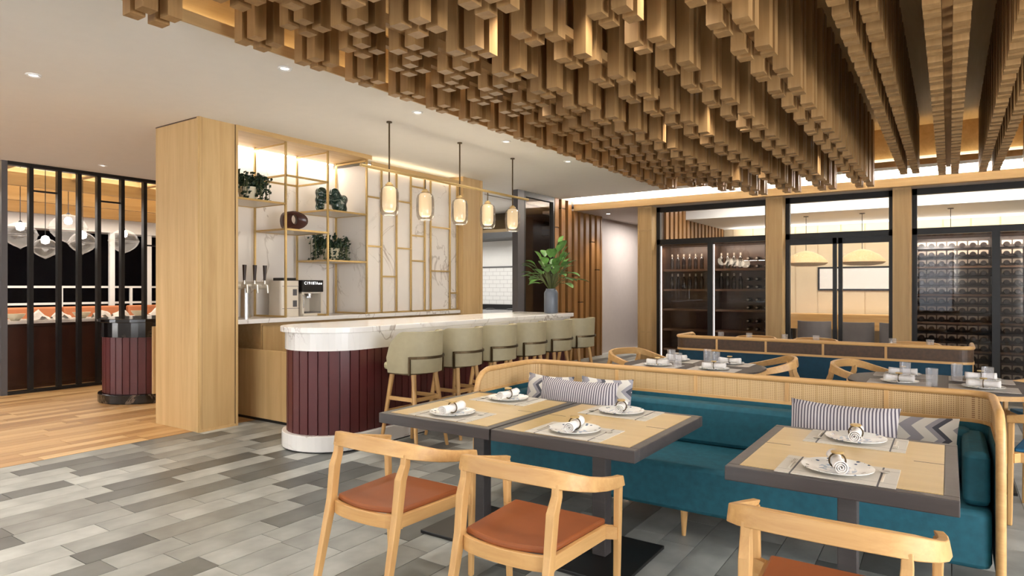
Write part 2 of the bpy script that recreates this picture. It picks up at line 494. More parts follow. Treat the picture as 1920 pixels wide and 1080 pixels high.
def inview(p, mx=1.06):
    v = Vector(p) - Vector((0, 0, 1.5)); w = v.dot(FW)
    if w < .4: return 0, w
    u = v.dot(RT) / w * F_PX; q = v.z / w * F_PX
    return (abs(u) < 960 * mx and abs(q) < 540 * mx), w


# ---- floors: grey stone tiles and oak planks, laid piece by piece
def lay(name, x0, x1, y0, y1, wid, lens, mats, weights, piece, gap, seed, base_mat, label, floorcat, skip=None, thick=.02):
    rr = random.Random(seed)
    sub = B(x0, x1, y0, y1, -.12, -.006).build(name, base_mat); struct(sub, label, floorcat)
    cells = []; x = x0
    while x < x1 - .01:
        w = min(wid, x1 - x); y = y0 - rr.random() * lens[-1]
        while y < y1:
            ln = rr.choice(lens); a, b = max(y, y0), min(y + ln, y1)
            if b - a > .02: cells.append((x, w, a, b, rr.choices(range(len(mats)), weights)[0]))
            y += ln
        x += w
    sc = []
    for c in cells:
        m = (c[0] + c[1] / 2, (c[2] + c[3]) / 2, 0); ok, w = inview(m, 1.0)
        if skip and skip(m): ok = False
        sc.append((c[1] * (c[3] - c[2]) / max(w, .1) ** 3 if ok else 0, c))
    sc.sort(key=lambda t: -t[0])
    cache = {}; rest = MB()
    for i, (s, (x, w, a, b, k)) in enumerate(sc):
        W_, H_ = w - gap, b - a - gap
        if i < 290 and s > 0:
            key = (round(W_, 3), round(H_, 3), k)
            if key not in cache:
                cache[key] = B(-W_ / 2, W_ / 2, -H_ / 2, H_ / 2, -thick / 2, thick / 2).mesh(piece, mats[k])
            o = bpy.data.objects.new(piece, cache[key]); COL.objects.link(o); o.parent = sub
            o.location = (x + w / 2, (a + b) / 2, -thick / 2)
        else:
            rest.cur = k; rest.box(x + gap / 2, x + w - gap / 2, a + gap / 2, b - gap / 2, -thick, 0)
    if rest.v:
        r = bpy.data.objects.new(piece + '_field', rest.mesh(piece + '_field', list(mats))); COL.objects.link(r); r.parent = sub; r['kind'] = 'stuff'
    return sub


lay('floor', -6.55, XR, -1.6, 15.2, .205, (.4, .62, .62, .82), M_['tile'], (3, 3, 4, 4, 3, 3), 'tile', .004, 3, 'grout',
    'grey stone plank tile floor under the dining tables', 'floor', lambda m: m[1] > 7 or m[0] > .9)
lay('floor_wood', -11.6, -6.55, -.5, 9.0, .14, (.9, 1.2, 1.5), M_['plank'], (3, 3, 2, 3), 'plank', .003, 5, 'darkwood',
    'pale oak plank floor beside the panelled column', 'floor', lambda m: m[1] > 6)
struct(B(XL, XR, YB, -1.6, -.12, 0).build('floor_rear', 'grout'))
struct(B(XL, -11.6, -1.6, YF, -.12, -.002).build('floor_left', 'darkwood'))
struct(B(-11.6, -6.55, 9.0, YF, -.12, -.002).build('floor_service', 'tilewhite'))
struct(B(-11.6, -6.55, -1.6, -.5, -.12, -.002).build('floor_entry', 'darkwood'))
struct(B(-6.55, XR, 15.2, YF, -.12, -.002).build('floor_private', 'grout'))

# ---- ceiling with recess for the batten canopy and the slot above the beam
RX0, RX1, RY0, RY1, RZ = -4.17, 3.3, -.9, 10.84, 3.84
m = MB()
m.box(X0 - .0, RX0 - .15, YB, 11.3, ZC, ZC + .12); m.box(RX0 - .15, RX0, RY0, RY1, ZC, ZC + .025)
m.box(RX1 + .15, XR, YB, 11.3, ZC, ZC + .12); m.box(RX1, RX1 + .15, RY0, RY1, ZC, ZC + .025)
m.box(RX0 - .15, RX1 + .15, YB, RY0 - .15, ZC, ZC + .12); m.box(RX0 - .15, RX1 + .15, RY0 - .15, RY0, ZC, ZC + .025)
m.box(RX0 - .15, RX1 + .15, RY1 + .15, 11.3, ZC, ZC + .12); m.box(RX0 - .15, RX1 + .15, RY1, RY1 + .15, ZC, ZC + .025)
m.box(-10.97, X0, YB, 4.19, ZC, ZC + .12)
m.box(-10.97, -7.3, 4.19, 8.7, ZC, ZC + .12)
m.box(X0 - .9, X0, 4.19, 13.0, ZC, ZC + .12)
m.box(XL, -7.3, 8.7, 13.0, ZC, ZC + .12)
m.box(X0, XR, 11.3, 12.2, ZC + .2, ZC + .3)
m.box(X0, XR, 11.24, 11.3, ZC, ZC + .3)
struct(m.build('ceiling', 'ceil'), 'smooth pale painted ceiling with recessed downlights', 'ceiling')
m = MB()
m.box(RX0 - .2, RX0 - .15, RY0, RY1, ZC + .12, RZ); m.box(RX1 + .15, RX1 + .2, RY0, RY1, ZC + .12, RZ)
m.box(RX0 - .2, RX1 + .2, RY1 + .15, RY1 + .2, ZC + .12, RZ); m.box(RX0 - .2, RX1 + .2, RY0 - .2, RY0 - .15, ZC + .12, RZ)
m.box(RX0 - .004, RX0 + .012, RY0, RY1, ZC - .03, ZC + .05); m.box(RX1 - .012, RX1 + .004, RY0, RY1, ZC - .03, ZC + .05); m.box(RX0, RX1, RY1 - .012, RY1 + .004, ZC - .03, ZC + .05)
struct(m.build('trim_1', 'panel_y'), 'oak lining around the ceiling recess', 'trim')
struct(B(RX0 - .2, RX1 + .2, RY0 - .2, RY1 + .2, RZ, RZ + .06).build('ceiling_recess', 'panel_y'), 'oak boarded ceiling above the hanging battens', 'ceiling')
# soffit over the rear aisle, ceiling of service side
struct(B(-7.3, XR, 12.0, 12.55, 3.1, 3.16).build('ceiling_soffit', 'lilac'))
struct(B(-7.3, -4.85, 12.55, 17, 3.1, 3.16).build('ceiling_corridor', 'lilac'))
m = MB(); m.box(X0 - .02, XR, 11.87, 12.0, 3.1, 3.235)
struct(m.build('trim_2', 'panel_x'), 'oak fascia beam below the glowing ceiling slot', 'beam')
struct(B(X0, XR, 12.14, 12.2, 3.16, 3.58).build('wall_slot', 'white'))
struct(B(X0 + .02, XR - .02, 12.02, 12.07, 3.235, 3.25).build('trim_3', 'ledw'))

# ---- outer walls (behind the camera and to the right) with window openings
m = MB(); wr = [(-15.3, -10.5), (-9.95, -9.6), (-5.6, -1.9), (-1.02, .15), (2.2, 4.2)]
x = XL
for a, b in wr:
    m.box(x, a, YB - .15, YB, 0, ZC); m.box(a, b, YB - .15, YB, 0, .5); m.box(a, b, YB - .15, YB, 3.0, ZC); x = b
m.box(x, XR, YB - .15, YB, 0, ZC)
struct(m.build('wall_rear', 'white'))
m = MB(); m.box(XR, XR + .15, YB, -.75, 0, ZC); m.box(XR, XR + .15, 4.75, YF, 0, ZC)
m.box(XR, XR + .15, -.75, 4.75, 0, .5); m.box(XR, XR + .15, -.75, 4.75, 2.9, ZC)
struct(m.build('wall_right', 'white'))
for i, (a, b) in enumerate(wr):
    f = MB(); f.box(a, b, YB - .1, YB - .04, .5, .56); f.box(a, b, YB - .1, YB - .04, 2.94, 3.0)
    for xx in ((a, b - .06) if b - a < 1.5 else (a, (a + b) / 2 - .03, b - .06)): f.box(xx, xx + .06, YB - .1, YB - .04, .56, 2.94)
    w = struct(f.build('window_%d' % (i + 11), 'black'))
    B(a + .02, b - .02, YB - .075, YB - .065, .54, 2.96).build('pane', 'glass', w)
f = MB()
for yy in (-.75, 1.05, 2.9, 4.69): f.box(XR + .04, XR + .1, yy, yy + .06, .5, 2.9)
w = struct(f.build('window_4', 'black'))  # window frame added to go with the right-hand fill lamp
B(XR + .065, XR + .075, -.73, 4.73, .52, 2.88).build('pane', 'glass', w)
struct(B(XL - .15, XL, YB, YF, 0, 3.6).build('wall_left', 'blackglass'))
struct(B(XL, -10.97, YB - .15, YB, ZC, 4.1).build('wall_left_rear', 'white'))
struct(B(XL, XR, YF, YF + .12, 0, 3.6).build('wall_far', 'beige'))

# ---- downlights
k = 0
vis = [(-4.46, 3.32), (-4.46, 4.90), (-4.46, 6.48), (-4.44, 7.98), (-6.34, 2.25), (-10.18, 4.47), (-8.2, 2.3), (-8.3, 5.6)]
hid = [(-6.3, -.6), (-4.6, 1.0), (-4.6, -1.2), (-8.3, -1.0), (3.8, 2.5), (3.8, 6.0), (3.8, 9.0), (.5, -2.5), (-2.3, -2.5), (-6.2, -3.2)]
dl0 = None
for i, (x, y) in enumerate(vis + hid):
    if dl0 is None:
        dl0 = thing('downlight', 'small round recessed downlight in the pale ceiling', 'downlight', (x, y, ZC), 0, 'recessed ceiling downlights')
        MB().lathe([(.03, -.002), (.05, -.012), (.058, -.008), (.058, 0)], 20).build('bezel', 'white', dl0, smooth=True)
        MB().lathe([(0, -.004), (.034, -.004), (.034, 0)], 16).build('lens', 'spotlens', dl0)
    else: dup(dl0, (x, y, ZC))
    spot('downlight_lamp', (x, y, ZC - .03), 45 if i < len(vis) else 60, (1, .94, .85), 128, .9, .08)

# ================================================================== BATTEN CANOPY
canopy = thing('batten_canopy', 'hanging oak batten canopy filling the ceiling recess', 'ceiling feature', (0, 0, 0))
BW, PITCH, STEP = .085, .14, .48
ROWS = [-3.87 + STEP * i for i in range(7)] + [-.45, -.01, .43, .89, 1.37, 1.85, 2.33, 2.81]
TIPS = [3.15, 3.15, 3.04, 2.935, 2.935, 2.935, 2.935, 3.07, 3.02, 3.02, 3.10, 2.95, 2.95, 2.95, 3.1]


def tip(i): return TIPS[i]


bl = []
for i, cx in enumerate(ROWS):
    pit = STEP if i < 7 or i > 10 else .36
    n = int(7.9 / pit)
    ys = [10.36 - pit * k for k in range(n + 1)] + [10.36 - pit * k for k in range(n + 1, int(9.7 / pit))]
    for cy in ys:
        if i == 0 and 1.9 < cy < 2.4: continue
        zz = tip(i); xx = cx
        if i == 0 and cy < 1.9: cy += .22; zz = 3.06; xx = cx + .06
        for dx in (-1, 1):
            for dy in (-1, 1):
                bl.append((xx + dx * PITCH / 2, cy + dy * PITCH / 2, zz))
sc = []
for b in bl:
    ok, w = inview((b[0], b[1], b[2] + .12), 1.12)
    sc.append((w if ok else 999, b))
sc.sort(key=lambda t: t[0])
cache = {}; rest = MB()
for n, (s, (x, y, z)) in enumerate(sc):
    if n < 296:
        if z not in cache: cache[z] = B(-BW / 2, BW / 2, -BW / 2, BW / 2, 0, RZ - z).mesh('batten', M_['batten_z'])
        o = bpy.data.objects.new('batten', cache[z]); COL.objects.link(o); o.parent = canopy; o.location = (x, y, z)
    else:
        rest.box(x - BW / 2, x + BW / 2, y - BW / 2, y + BW / 2, z, RZ)
o = rest.build('batten_field', 'batten_z', canopy); o['kind'] = 'stuff'
for i, cx in enumerate(ROWS):
    if i not in (1, 2, 4, 6, 8, 10, 12): continue
    z = tip(i) + .10
    B(cx - .026, cx + .026, {1: 2.2, 2: 2.6, 4: 3.42}.get(i, 2.9), 10.45, z, z + .06).build('carrier_rail', 'batten_y', canopy)
# concealed warm strips on the recess ledge
for nm, a in (('west', (RX0 - .13, RX0 - .09, RY0 + .1, RY1 - .1, ZC + .025, ZC + .04)), ('north', (RX0 + .1, RX1 - .1, RY1 + .09, RY1 + .13, ZC + .025, ZC + .04)),
              ('east', (RX1 + .09, RX1 + .13, RY0 + .1, RY1 - .1, ZC + .025, ZC + .04))):
    tag(B(*a).build('led_strip', 'led'), {'west': 'warm light strip on the recess ledge above the bar side', 'north': 'warm light strip on the recess ledge above the glazed wall',
        'east': 'warm light strip on the recess ledge by the window side'}[nm], 'light strip')

sp0 = None
for (x, y, w_) in ((-2.19, 3.3, 'the table nearest the bar'), (-1.23, 3.3, 'the middle booth table'), (-1.71, 3.5, 'the gap between booth tables'), (.66, 3.6, 'the booth arm'), (-2.19, 6.2, 'the dark table near the bar'),
                  (-1.71, 5.9, 'the dark table near the windows'), (-2.67, 1.6, 'the tan chairs by the bar'), (-1.23, 1.6, 'the tan chairs in the middle'), (-2.19, 8.7, 'the rear oak table by the wine cabinet'), (-1.23, 8.9, 'the rear oak tables'), (-3.15, 4.9, 'the bar stools')):
    if sp0 is None:
        sp0 = thing('canopy_spotlight', '', 'spotlight', (x, y, RZ), 0, 'spotlights hidden between the battens')
        MB().cyl((0, 0, 0), (0, 0, -.4), .008, .008, 8).build('stem', 'black', sp0); MB().cyl((0, 0, -.4), (0, 0, -.52), .04, .045, 16).build('can', 'black', sp0, smooth=True)
        MB().lathe([(0, -.522), (.038, -.522), (.038, -.518)], 14).build('lens', 'spotlens', sp0); sp0['label'] = 'slim black spotlight between the battens over ' + w_
    else: dup(sp0, (x, y, RZ), None, 'slim black spotlight between the battens over ' + w_)
    spot('canopy_spot_lamp', (x, y, RZ - .54), 24, (1, .96, .9), 84, .7, .06)

# ================================================================== COLUMN + BAR BACK
col = struct(B(-7.3, X0, 3.75, 4.19, 0, ZC).build('wall_column', 'panel_z'), 'tall oak panelled column beside the bar shelves', 'column')
m = MB(); m.box(X0, X0 + .012, 3.75, 3.775, 0, ZC); m.box(X0, X0 + .012, 4.165, 4.19, 0, ZC); m.box(X0, X0 + .008, 3.775, 4.165, 0, .025)
m.box(X0 - .03, X0, 3.742, 3.75, 0, ZC)
m.build('trim_strip', 'panel_z', col)
m = MB(); m.box(X0, X0 + .003, 3.775, 3.782, 0, ZC); m.box(X0, X0 + .003, 4.158, 4.165, 0, ZC); m.box(X0 - .036, X0 - .03, 3.746, 3.75, 0, ZC); m.box(-7.3, X0, 3.747, 3.75, ZC - .012, ZC)
m.build('seam', 'darkwood', col)
m = MB(); m.box(-7.36, X0, 8.14, 8.66, 0, ZC)
c2 = struct(m.build('wall_column_far', 'panel_z'), 'oak pilaster between shelves and kitchen opening', 'column')
m = MB(); m.box(X0, X0 + .012, 8.14, 8.2, 0, ZC); m.box(X0, X0 + .012, 8.6, 8.66, 0, ZC); m.build('trim_strip', 'panel_z', c2)
nw = struct(B(-7.3, -7.2, 4.19, 8.14, 0, ZC).build('wall_niche', 'marble_wall'), 'pale veined marble wall behind brass shelving', 'wall')
struct(B(-7.2, X0, 4.19, 6.17, 3.235, ZC - .001).build('ceiling_niche', 'panel_y'), 'oak soffit over the brass shelves', 'soffit')
struct(B(-7.2, -6.56, 6.17, 8.14, 1.153, 3.17).build('wall_lattice_back', 'marble_wall'), 'pale veined marble panel behind the brass lattice', 'wall')
struct(B(X0, X0 + .012, 4.19, 6.17, 3.225, ZC).build('trim_4', 'panel_y')); struct(B(X0 - .012, X0 + .012, 6.17, 8.14, 3.14, 3.2).build('trim_11', 'panel_y'))
struct(B(-7.195, -7.18, 4.25, 6.15, 3.22, 3.235).build('trim_5', 'leds'))
area('niche_strip_light', (-7.1, 5.2, 3.2), (0, math.radians(15), 0), .05, 1.9, 4.5, (1, .93, .8))
# strip light on top of the fascia, washing the ceiling
struct(B(-6.55, -6.53, 6.2, 8.1, 3.17, 3.18).build('trim_6', 'led'))

# back counter
bc = thing('back_bar_cabinet', 'long oak back bar cabinet with thin marble top under the shelves', 'cabinet', (-6.84, 6.15, 0))
mm = lambda *a: B(a[0] + 6.84, a[1] + 6.84, a[2] - 6.15, a[3] - 6.15, a[4], a[5])
mm(-7.19, -6.48, 4.2, 8.13, 1.1, 1.15).build('worktop', 'marble', bc, .004)
mm(-7.19, -6.56, 4.56, 8.13, .1, 1.1).build('carcass', 'panel_y', bc)
mm(-7.19, -6.6, 4.56, 8.13, 0, .1).build('toe_kick', 'black', bc)
for i in range(7):
    y0 = 4.57 + i * .508
    d = mm(-6.56, -6.535, y0, y0 + .5, .12, 1.07).build('door', 'panel_z', bc, .003)
    MB().cyl((.31, y0 + .45 - 6.15, .96), (.335, y0 + .45 - 6.15, .96), .012).build('knob', 'bronze', d)
g = thing('bar_gate', 'pale oak panelled gate closing the gap behind the bar', 'gate', (-6.2, 4.5, 0))
B(-.97, .7, -.02, .02, .03, .8).build('panel', 'panel_z', g, .003); B(-.9, .66, -.015, .015, .0, .03).build('plinth', 'black', g)

# brass shelving
sh = thing('brass_shelf', 'brass framed display shelving and lattice against the marble wall', 'shelving', (-6.8, 6.2, 1.15))
SX, SB = -6.525, -7.12
O = (-6.8, 6.2, 1.15)


def sbox(x0, x1, y0, y1, z0, z1): return B(x0 - O[0], x1 - O[0], y0 - O[1], y1 - O[1], z0 - O[2], z1 - O[2])


PW = .022
fy = [4.868, 5.497, 6.158]; by = [4.865, 5.49, 6.144]
for y in fy: sbox(SX - PW / 2, SX + PW / 2, y - PW / 2, y + PW / 2, 1.15, 3.234).build('front_post', 'brass', sh)
for y in by: sbox(SB - PW / 2, SB + PW / 2, y - PW / 2, y + PW / 2, 1.15, 3.234).build('rear_post', 'brass', sh)
for y in by:
    sbox(SB, SX, y - PW / 2, y + PW / 2, 3.2, 3.222).build('top_tie', 'brass', sh)
    sbox(SB, SX, y - PW / 2, y + PW / 2, 1.151, 1.172).build('bottom_tie', 'brass', sh)


def shelf(y0, y1, z, plate=True):
    f = MB()
    for a in ((SX - PW / 2, SX + PW / 2, y0, y1), (SB - PW / 2, SB + PW / 2, y0, y1), (SB, SX, y0 - PW / 2, y0 + PW / 2), (SB, SX, y1 - PW / 2, y1 + PW / 2)):
        f.box(a[0] - O[0], a[1] - O[0], a[2] - O[1], a[3] - O[1], z - .022 - O[2], z - O[2])
    p = f.build('shelf_frame', 'brass', sh)
    if plate: sbox(SB, SX, y0, y1, z - .016, z - .004).build('shelf_board', 'appl', p)


shelf(4.215, 4.868, 2.51); shelf(4.868, 5.497, 2.85, False); shelf(4.868, 5.497, 2.21); shelf(5.497, 6.158, 2.5); shelf(5.497, 6.158, 1.86)
lv = [6.158, 6.436, 6.729, 7.027, 7.329, 7.462, 7.918, 8.1]
for y in lv[1:]: sbox(SX - PW / 2, SX + PW / 2, y - PW / 2, y + PW / 2, 1.15, 3.17).build('lattice_post', 'brass', sh)
for a, b, z in ((0, 1, 2.74), (0, 1, 2.07), (2, 3, 2.74), (2, 3, 2.07), (3, 4, 2.99), (3, 4, 2.27), (5, 6, 2.43), (1, 2, 1.66), (5, 6, 1.76), (3, 4, 1.9), (6, 7, 1.42)):
    sbox(SX - .009, SX + .009, lv[a], lv[b], z - .011, z + .011).build('lattice_bar', 'brass', sh)
sbox(SX - .011, SX + .011, 6.158, 8.1, 3.13, 3.152).build('lattice_rail', 'brass', sh)
sbox(SX - .011, SX + .011, 6.158, 8.1, 1.151, 1.172).build('lattice_rail', 'brass', sh)

# ---- objects on the back bar
t = thing('beer_tower', 'steel beer tower with three dark tap handles on the back bar', 'beer tower', (-6.86, 4.62, 1.15))
MB().cyl((0, -.06, 0), (0, -.06, .36), .065, .06, 20).build('pillar', 'steel', t, smooth=True)
MB().cyl((0, -.2, .38), (0, .2, .38), .045, .045, 16).build('crossbar', 'silver', t, smooth=True)
for i, y in enumerate((-.12, .015, .15)):
    f = MB().cyl((.03, y, .38), (.12, y, .37), .026, .02, 12); f.cyl((.12, y, .385), (.13, y, .29), .017, .012, 10); f.cyl((.07, y, .38), (.07, y, .44), .016, .013, 10)
    tp = f.build('tap', 'silver', t, smooth=True)
    MB().cyl((.07, y, .44), (.075, y, .62), .014, .024, 12).build('tap_handle', 'handle', tp, smooth=True)
t = thing('coffee_grinder', 'tall pale coffee grinder with black lid behind the brass posts', 'coffee grinder', (-6.87, 5.1, 1.15))
MB().prism(rrect(-.13, .13, -.14, .14, .04, 5), 0, .44).build('body', 'appl', t, smooth=True)
m = MB().prism(rrect(-.11, .11, -.09, .11, .03, 4), .44, .475); m.build('lid', 'black', t)
for z in (.12, .26):
    m = MB()
    for k in range(5): m.box(.13, .134, .04, .09, z + k * .016, z + .007 + k * .016)
    m.box(.13, .131, .035, .095, z - .003, z + .076)
    m.build('vent', 'grey', t)
B(.13, .133, -.12, .13, .095, .1).build('seam', 'grey', t); B(.13, .133, -.12, .13, .37, .375).build('seam', 'grey', t)
t = thing('coffee_machine', 'open fronted steel coffee machine with black lettered display', 'coffee machine', (-6.85, 5.42, 1.15))
m = MB(); m.box(-.15, -.1, -.16, .16, 0, .44); m.box(-.15, .15, -.16, .16, 0, .03); m.box(-.1, .12, -.16, .16, .28, .3); m.box(-.1, .13, -.16, -.13, .03, .3); m.box(-.1, .13, .13, .16, .03, .3)
m.build('body', 'appl', t, .004)
d = B(-.1, .14, -.16, .16, .3, .45).build('display_panel', 'black', t, .003)
tc = bpy.data.curves.new('lettering', 'FONT'); tc.body = 'C19187Aoo'; tc.size = .05; tc.extrude = .0005; tc.align_x = 'CENTER'; tc.space_character = 1.15
to = bpy.data.objects.new('lettering_src', tc); COL.objects.link(to); bpy.context.view_layer.update()
me = bpy.data.meshes.new_from_object(to); bpy.data.objects.remove(to)
lo = bpy.data.objects.new('lettering', me); COL.objects.link(lo); lo.parent = d; lo.location = (.1415, 0, .395); lo.rotation_euler = (PI / 2, 0, PI / 2)
me.materials.clear(); me.materials.append(M_['text'])
m = MB().cyl((.06, 0, .28), (.06, 0, .22), .045, .04, 14); m.cyl((.06, 0, .23), (.16, -.1, .235), .012, .012, 8); m.build('portafilter', 'steel', t, smooth=True)
MB().tube([(.12, -.15, .27), (.15, -.15, .24), (.14, -.15, .1)], .007, 8).build('steam_wand', 'steel', t)
B(-.08, .14, -.12, .12, .03, .045).build('drip_tray', 'grey', t)


def ivy(name, label, loc, seed, side):
    t = thing(name, label, 'potted plant', loc)
    MB().lathe([(0, 0), (.075, 0), (.1, .06), (.115, .17), (.108, .17), (.09, .14), (0, .13)], 20).build('pot', 'pot', t, smooth=True)
    rr = random.Random(seed); lf = MB(); st = MB()
    for k in range(46):
        a = rr.random() * 2 * PI; ln = .12 + rr.random() * .26; up = .1 + rr.random() * .14
        pts = []
        for q in range(9):
            s_ = q / 8; r = .05 + (ln * .75) * math.sin(min(1, s_ * 1.5) * PI / 2) * .7
            z = .17 + up * math.sin(s_ * PI * .75) - s_ ** 2 * (.04 + ln * .75)
            pts.append((r * math.cos(a) * .8, r * math.sin(a) * 1.15, max(z, .012)))
        st.tube(pts, .003, 4)
        for q in range(26):
            p = Vector(pts[min(8, int(rr.random() * 9))]) + Vector((rr.uniform(-.025, .025), rr.uniform(-.025, .025), rr.uniform(-.02, .03)))
            p.z = max(p.z, .012); sz = .016 + rr.random() * .012
            n = Vector((rr.uniform(-1, 1), rr.uniform(-1, 1), rr.uniform(-.2, 1))).normalized(); u = n.orthogonal().normalized(); v = n.cross(u)
            lf.add([p - u * sz, p - v * sz * .7 + n * .003, p + u * sz, p + v * sz * .7 + n * .003, p + n * .006], [(0, 1, 4), (1, 2, 4), (2, 3, 4), (3, 0, 4)])
    lf.build('foliage', 'leaf', t)['kind'] = 'stuff'
    st.build('stem', 'stem', t)
    return t


ivy('trailing_plant', 'dark trailing ivy in cream pot on the shelf beside the tall column', (-6.80, 4.56, 2.506), 1, 1)
ivy('trailing_plant', 'dark trailing ivy in cream pot on the shelf below the green sculpture', (-6.80, 5.78, 1.856), 2, 1)
# stone ring sculpture
t = thing('ring_sculpture', 'brown glazed ring sculpture with round hole on brass shelf', 'sculpture', (-6.8, 5.17, 2.206))
m = MB(); n = 28; ins = []; outs = []
for k in range(n):
    a = 2 * PI * k / n
    oy = .17 * math.cos(a) + .03 * math.cos(2 * a); oz = .135 + .125 * math.sin(a) + .02 * math.cos(a + .6) * (1 if math.sin(a) > 0 else .2)
    outs.append((oy, max(0, oz))); ins.append((.02 + .055 * math.cos(a), .15 + .062 * math.sin(a)))
vs = []; fs = []
for x, sc_ in ((-.03, .9), (-.045, 1), (.045, 1), (.03, .9)):
    for (p, q) in outs: vs.append((x * 1.2, p * sc_, .13 + (q - .13) * sc_ if sc_ < 1 else q))
for x in (-.036, .036):
    for (p, q) in ins: vs.append((x, p, q))
for l in range(3):
    for k in range(n): fs.append((l * n + k, l * n + (k + 1) % n, (l + 1) * n + (k + 1) % n, (l + 1) * n + k))
for k in range(n):
    k2 = (k + 1) % n
    fs += [(k, k2, 4 * n + k2, 4 * n + k), (3 * n + k, 3 * n + k2, 5 * n + k2, 5 * n + k), (4 * n + k, 4 * n + k2, 5 * n + k2, 5 * n + k)]
m.add(vs, fs).build('body', 'brownst', t, smooth='all')
# green sculpture: two-humped abstract animal
t = thing('stone_animal', 'glossy dark green animal sculpture with white streaks on brass shelf', 'sculpture', (-6.8, 5.79, 2.496))
mb_ = bpy.data.metaballs.new('animal'); mo = bpy.data.objects.new('animal_src', mb_); COL.objects.link(mo); mb_.resolution = .018; mb_.threshold = .3
for (x, y, z, r) in ((0, -.17, .25, .11), (0, -.18, .15, .1), (0, -.19, .06, .085), (0, -.08, .18, .1), (0, 0, .17, .1), (0, .08, .2, .12), (0, .05, .27, .1), (0, .15, .16, .12), (0, .17, .07, .11), (0, .09, .1, .1), (0, .2, .2, .09)):
    e = mb_.elements.new(); e.co = (x, y, z); e.radius = r
bpy.context.view_layer.update()
me = bpy.data.meshes.new_from_object(mo.evaluated_get(bpy.context.evaluated_depsgraph_get())); bpy.data.objects.remove(mo)
zm = min(v.co.z for v in me.vertices)
for v in me.vertices: v.co.z = max(0, (v.co.z - zm) - .005)
me.materials.clear(); me.materials.append(M_['jade'])
o = bpy.data.objects.new('body', me); COL.objects.link(o); o.parent = t
o.data.polygons.foreach_set('use_smooth', [True] * len(o.data.polygons))

# ================================================================== BAR COUNTER


def bar_outline(r_in, y_end):
    # stadium end near the camera, straight towards y_end
    cx, cy, r = -4.985, 4.26, .47 - r_in
    pts = [(cx + r, y_end)]
    pts = [(cx - r, y_end), (cx + r, y_end)][::-1]
    out = [(cx + r, y_end), (cx - r, y_end)]
    for i in range(25):
        a = PI + PI * i / 24
        out.append((cx + r * math.cos(a), cy + r * math.sin(a)))
    return out


bar = thing('bar_counter', 'long white marble topped bar with oxblood fluted front and rounded end', 'bar counter', (-4.985, 6.2, 0))
BO = (-4.985, 6.2)
sh_ = lambda pts: [(x - BO[0], y - BO[1]) for x, y in pts]
YE = 8.24
MB().prism(sh_(bar_outline(-.012, YE + .03)), 1.088, 1.14).build('countertop', 'marble', bar, .006)
MB().prism(sh_(bar_outline(.03, YE)), .925, 1.088).build('apron', 'marble', bar)
MB().prism(sh_(bar_outline(.06, YE - .02)), .15, .925).build('core', 'red', bar)
MB().prism(sh_(bar_outline(0, YE)), .012, .155).build('plinth', 'marble', bar, .006)
MB().prism(sh_(bar_outline(.02, YE - .02)), 0, .012).build('shadow_gap', 'black', bar)


def flutes(root, off, path, width, z0, z1, mat, th_=.022):
    # path: list of (x,y) going round; slats of equal width proud of the core
    d = [0]
    for a, b in zip(path, path[1:]): d.append(d[-1] + math.hypot(b[0] - a[0], b[1] - a[1]))
    n = int(d[-1] / width); mesh = None

    def at(s):
        for i in range(len(d) - 1):
            if d[i + 1] >= s:
                f = (s - d[i]) / (d[i + 1] - d[i]); return (path[i][0] + (path[i + 1][0] - path[i][0]) * f, path[i][1] + (path[i + 1][1] - path[i][1]) * f)
        return path[-1]
    mesh = B(-width / 2 + .005, width / 2 - .005, -th_ / 2, th_ / 2, z0, z1).mesh('slat', M_[mat])
    for k in range(n):
        a = at(k * width); b = at((k + 1) * width)
        o = bpy.data.objects.new('slat', mesh); COL.objects.link(o); o.parent = root
        o.location = ((a[0] + b[0]) / 2 - off[0], (a[1] + b[1]) / 2 - off[1], 0); o.rotation_euler = (0, 0, math.atan2(b[1] - a[1], b[0] - a[0]))


r_ = .47 - .055
path = [(-4.985 - r_, 4.6)] + [(-4.985 + r_ * math.cos(PI + PI * i / 48), 4.26 + r_ * math.sin(PI + PI * i / 48)) for i in range(49)] + [(-4.985 + r_, YE - .02)]
flutes(bar, BO, path, .094, .156, .924, 'red', .024)

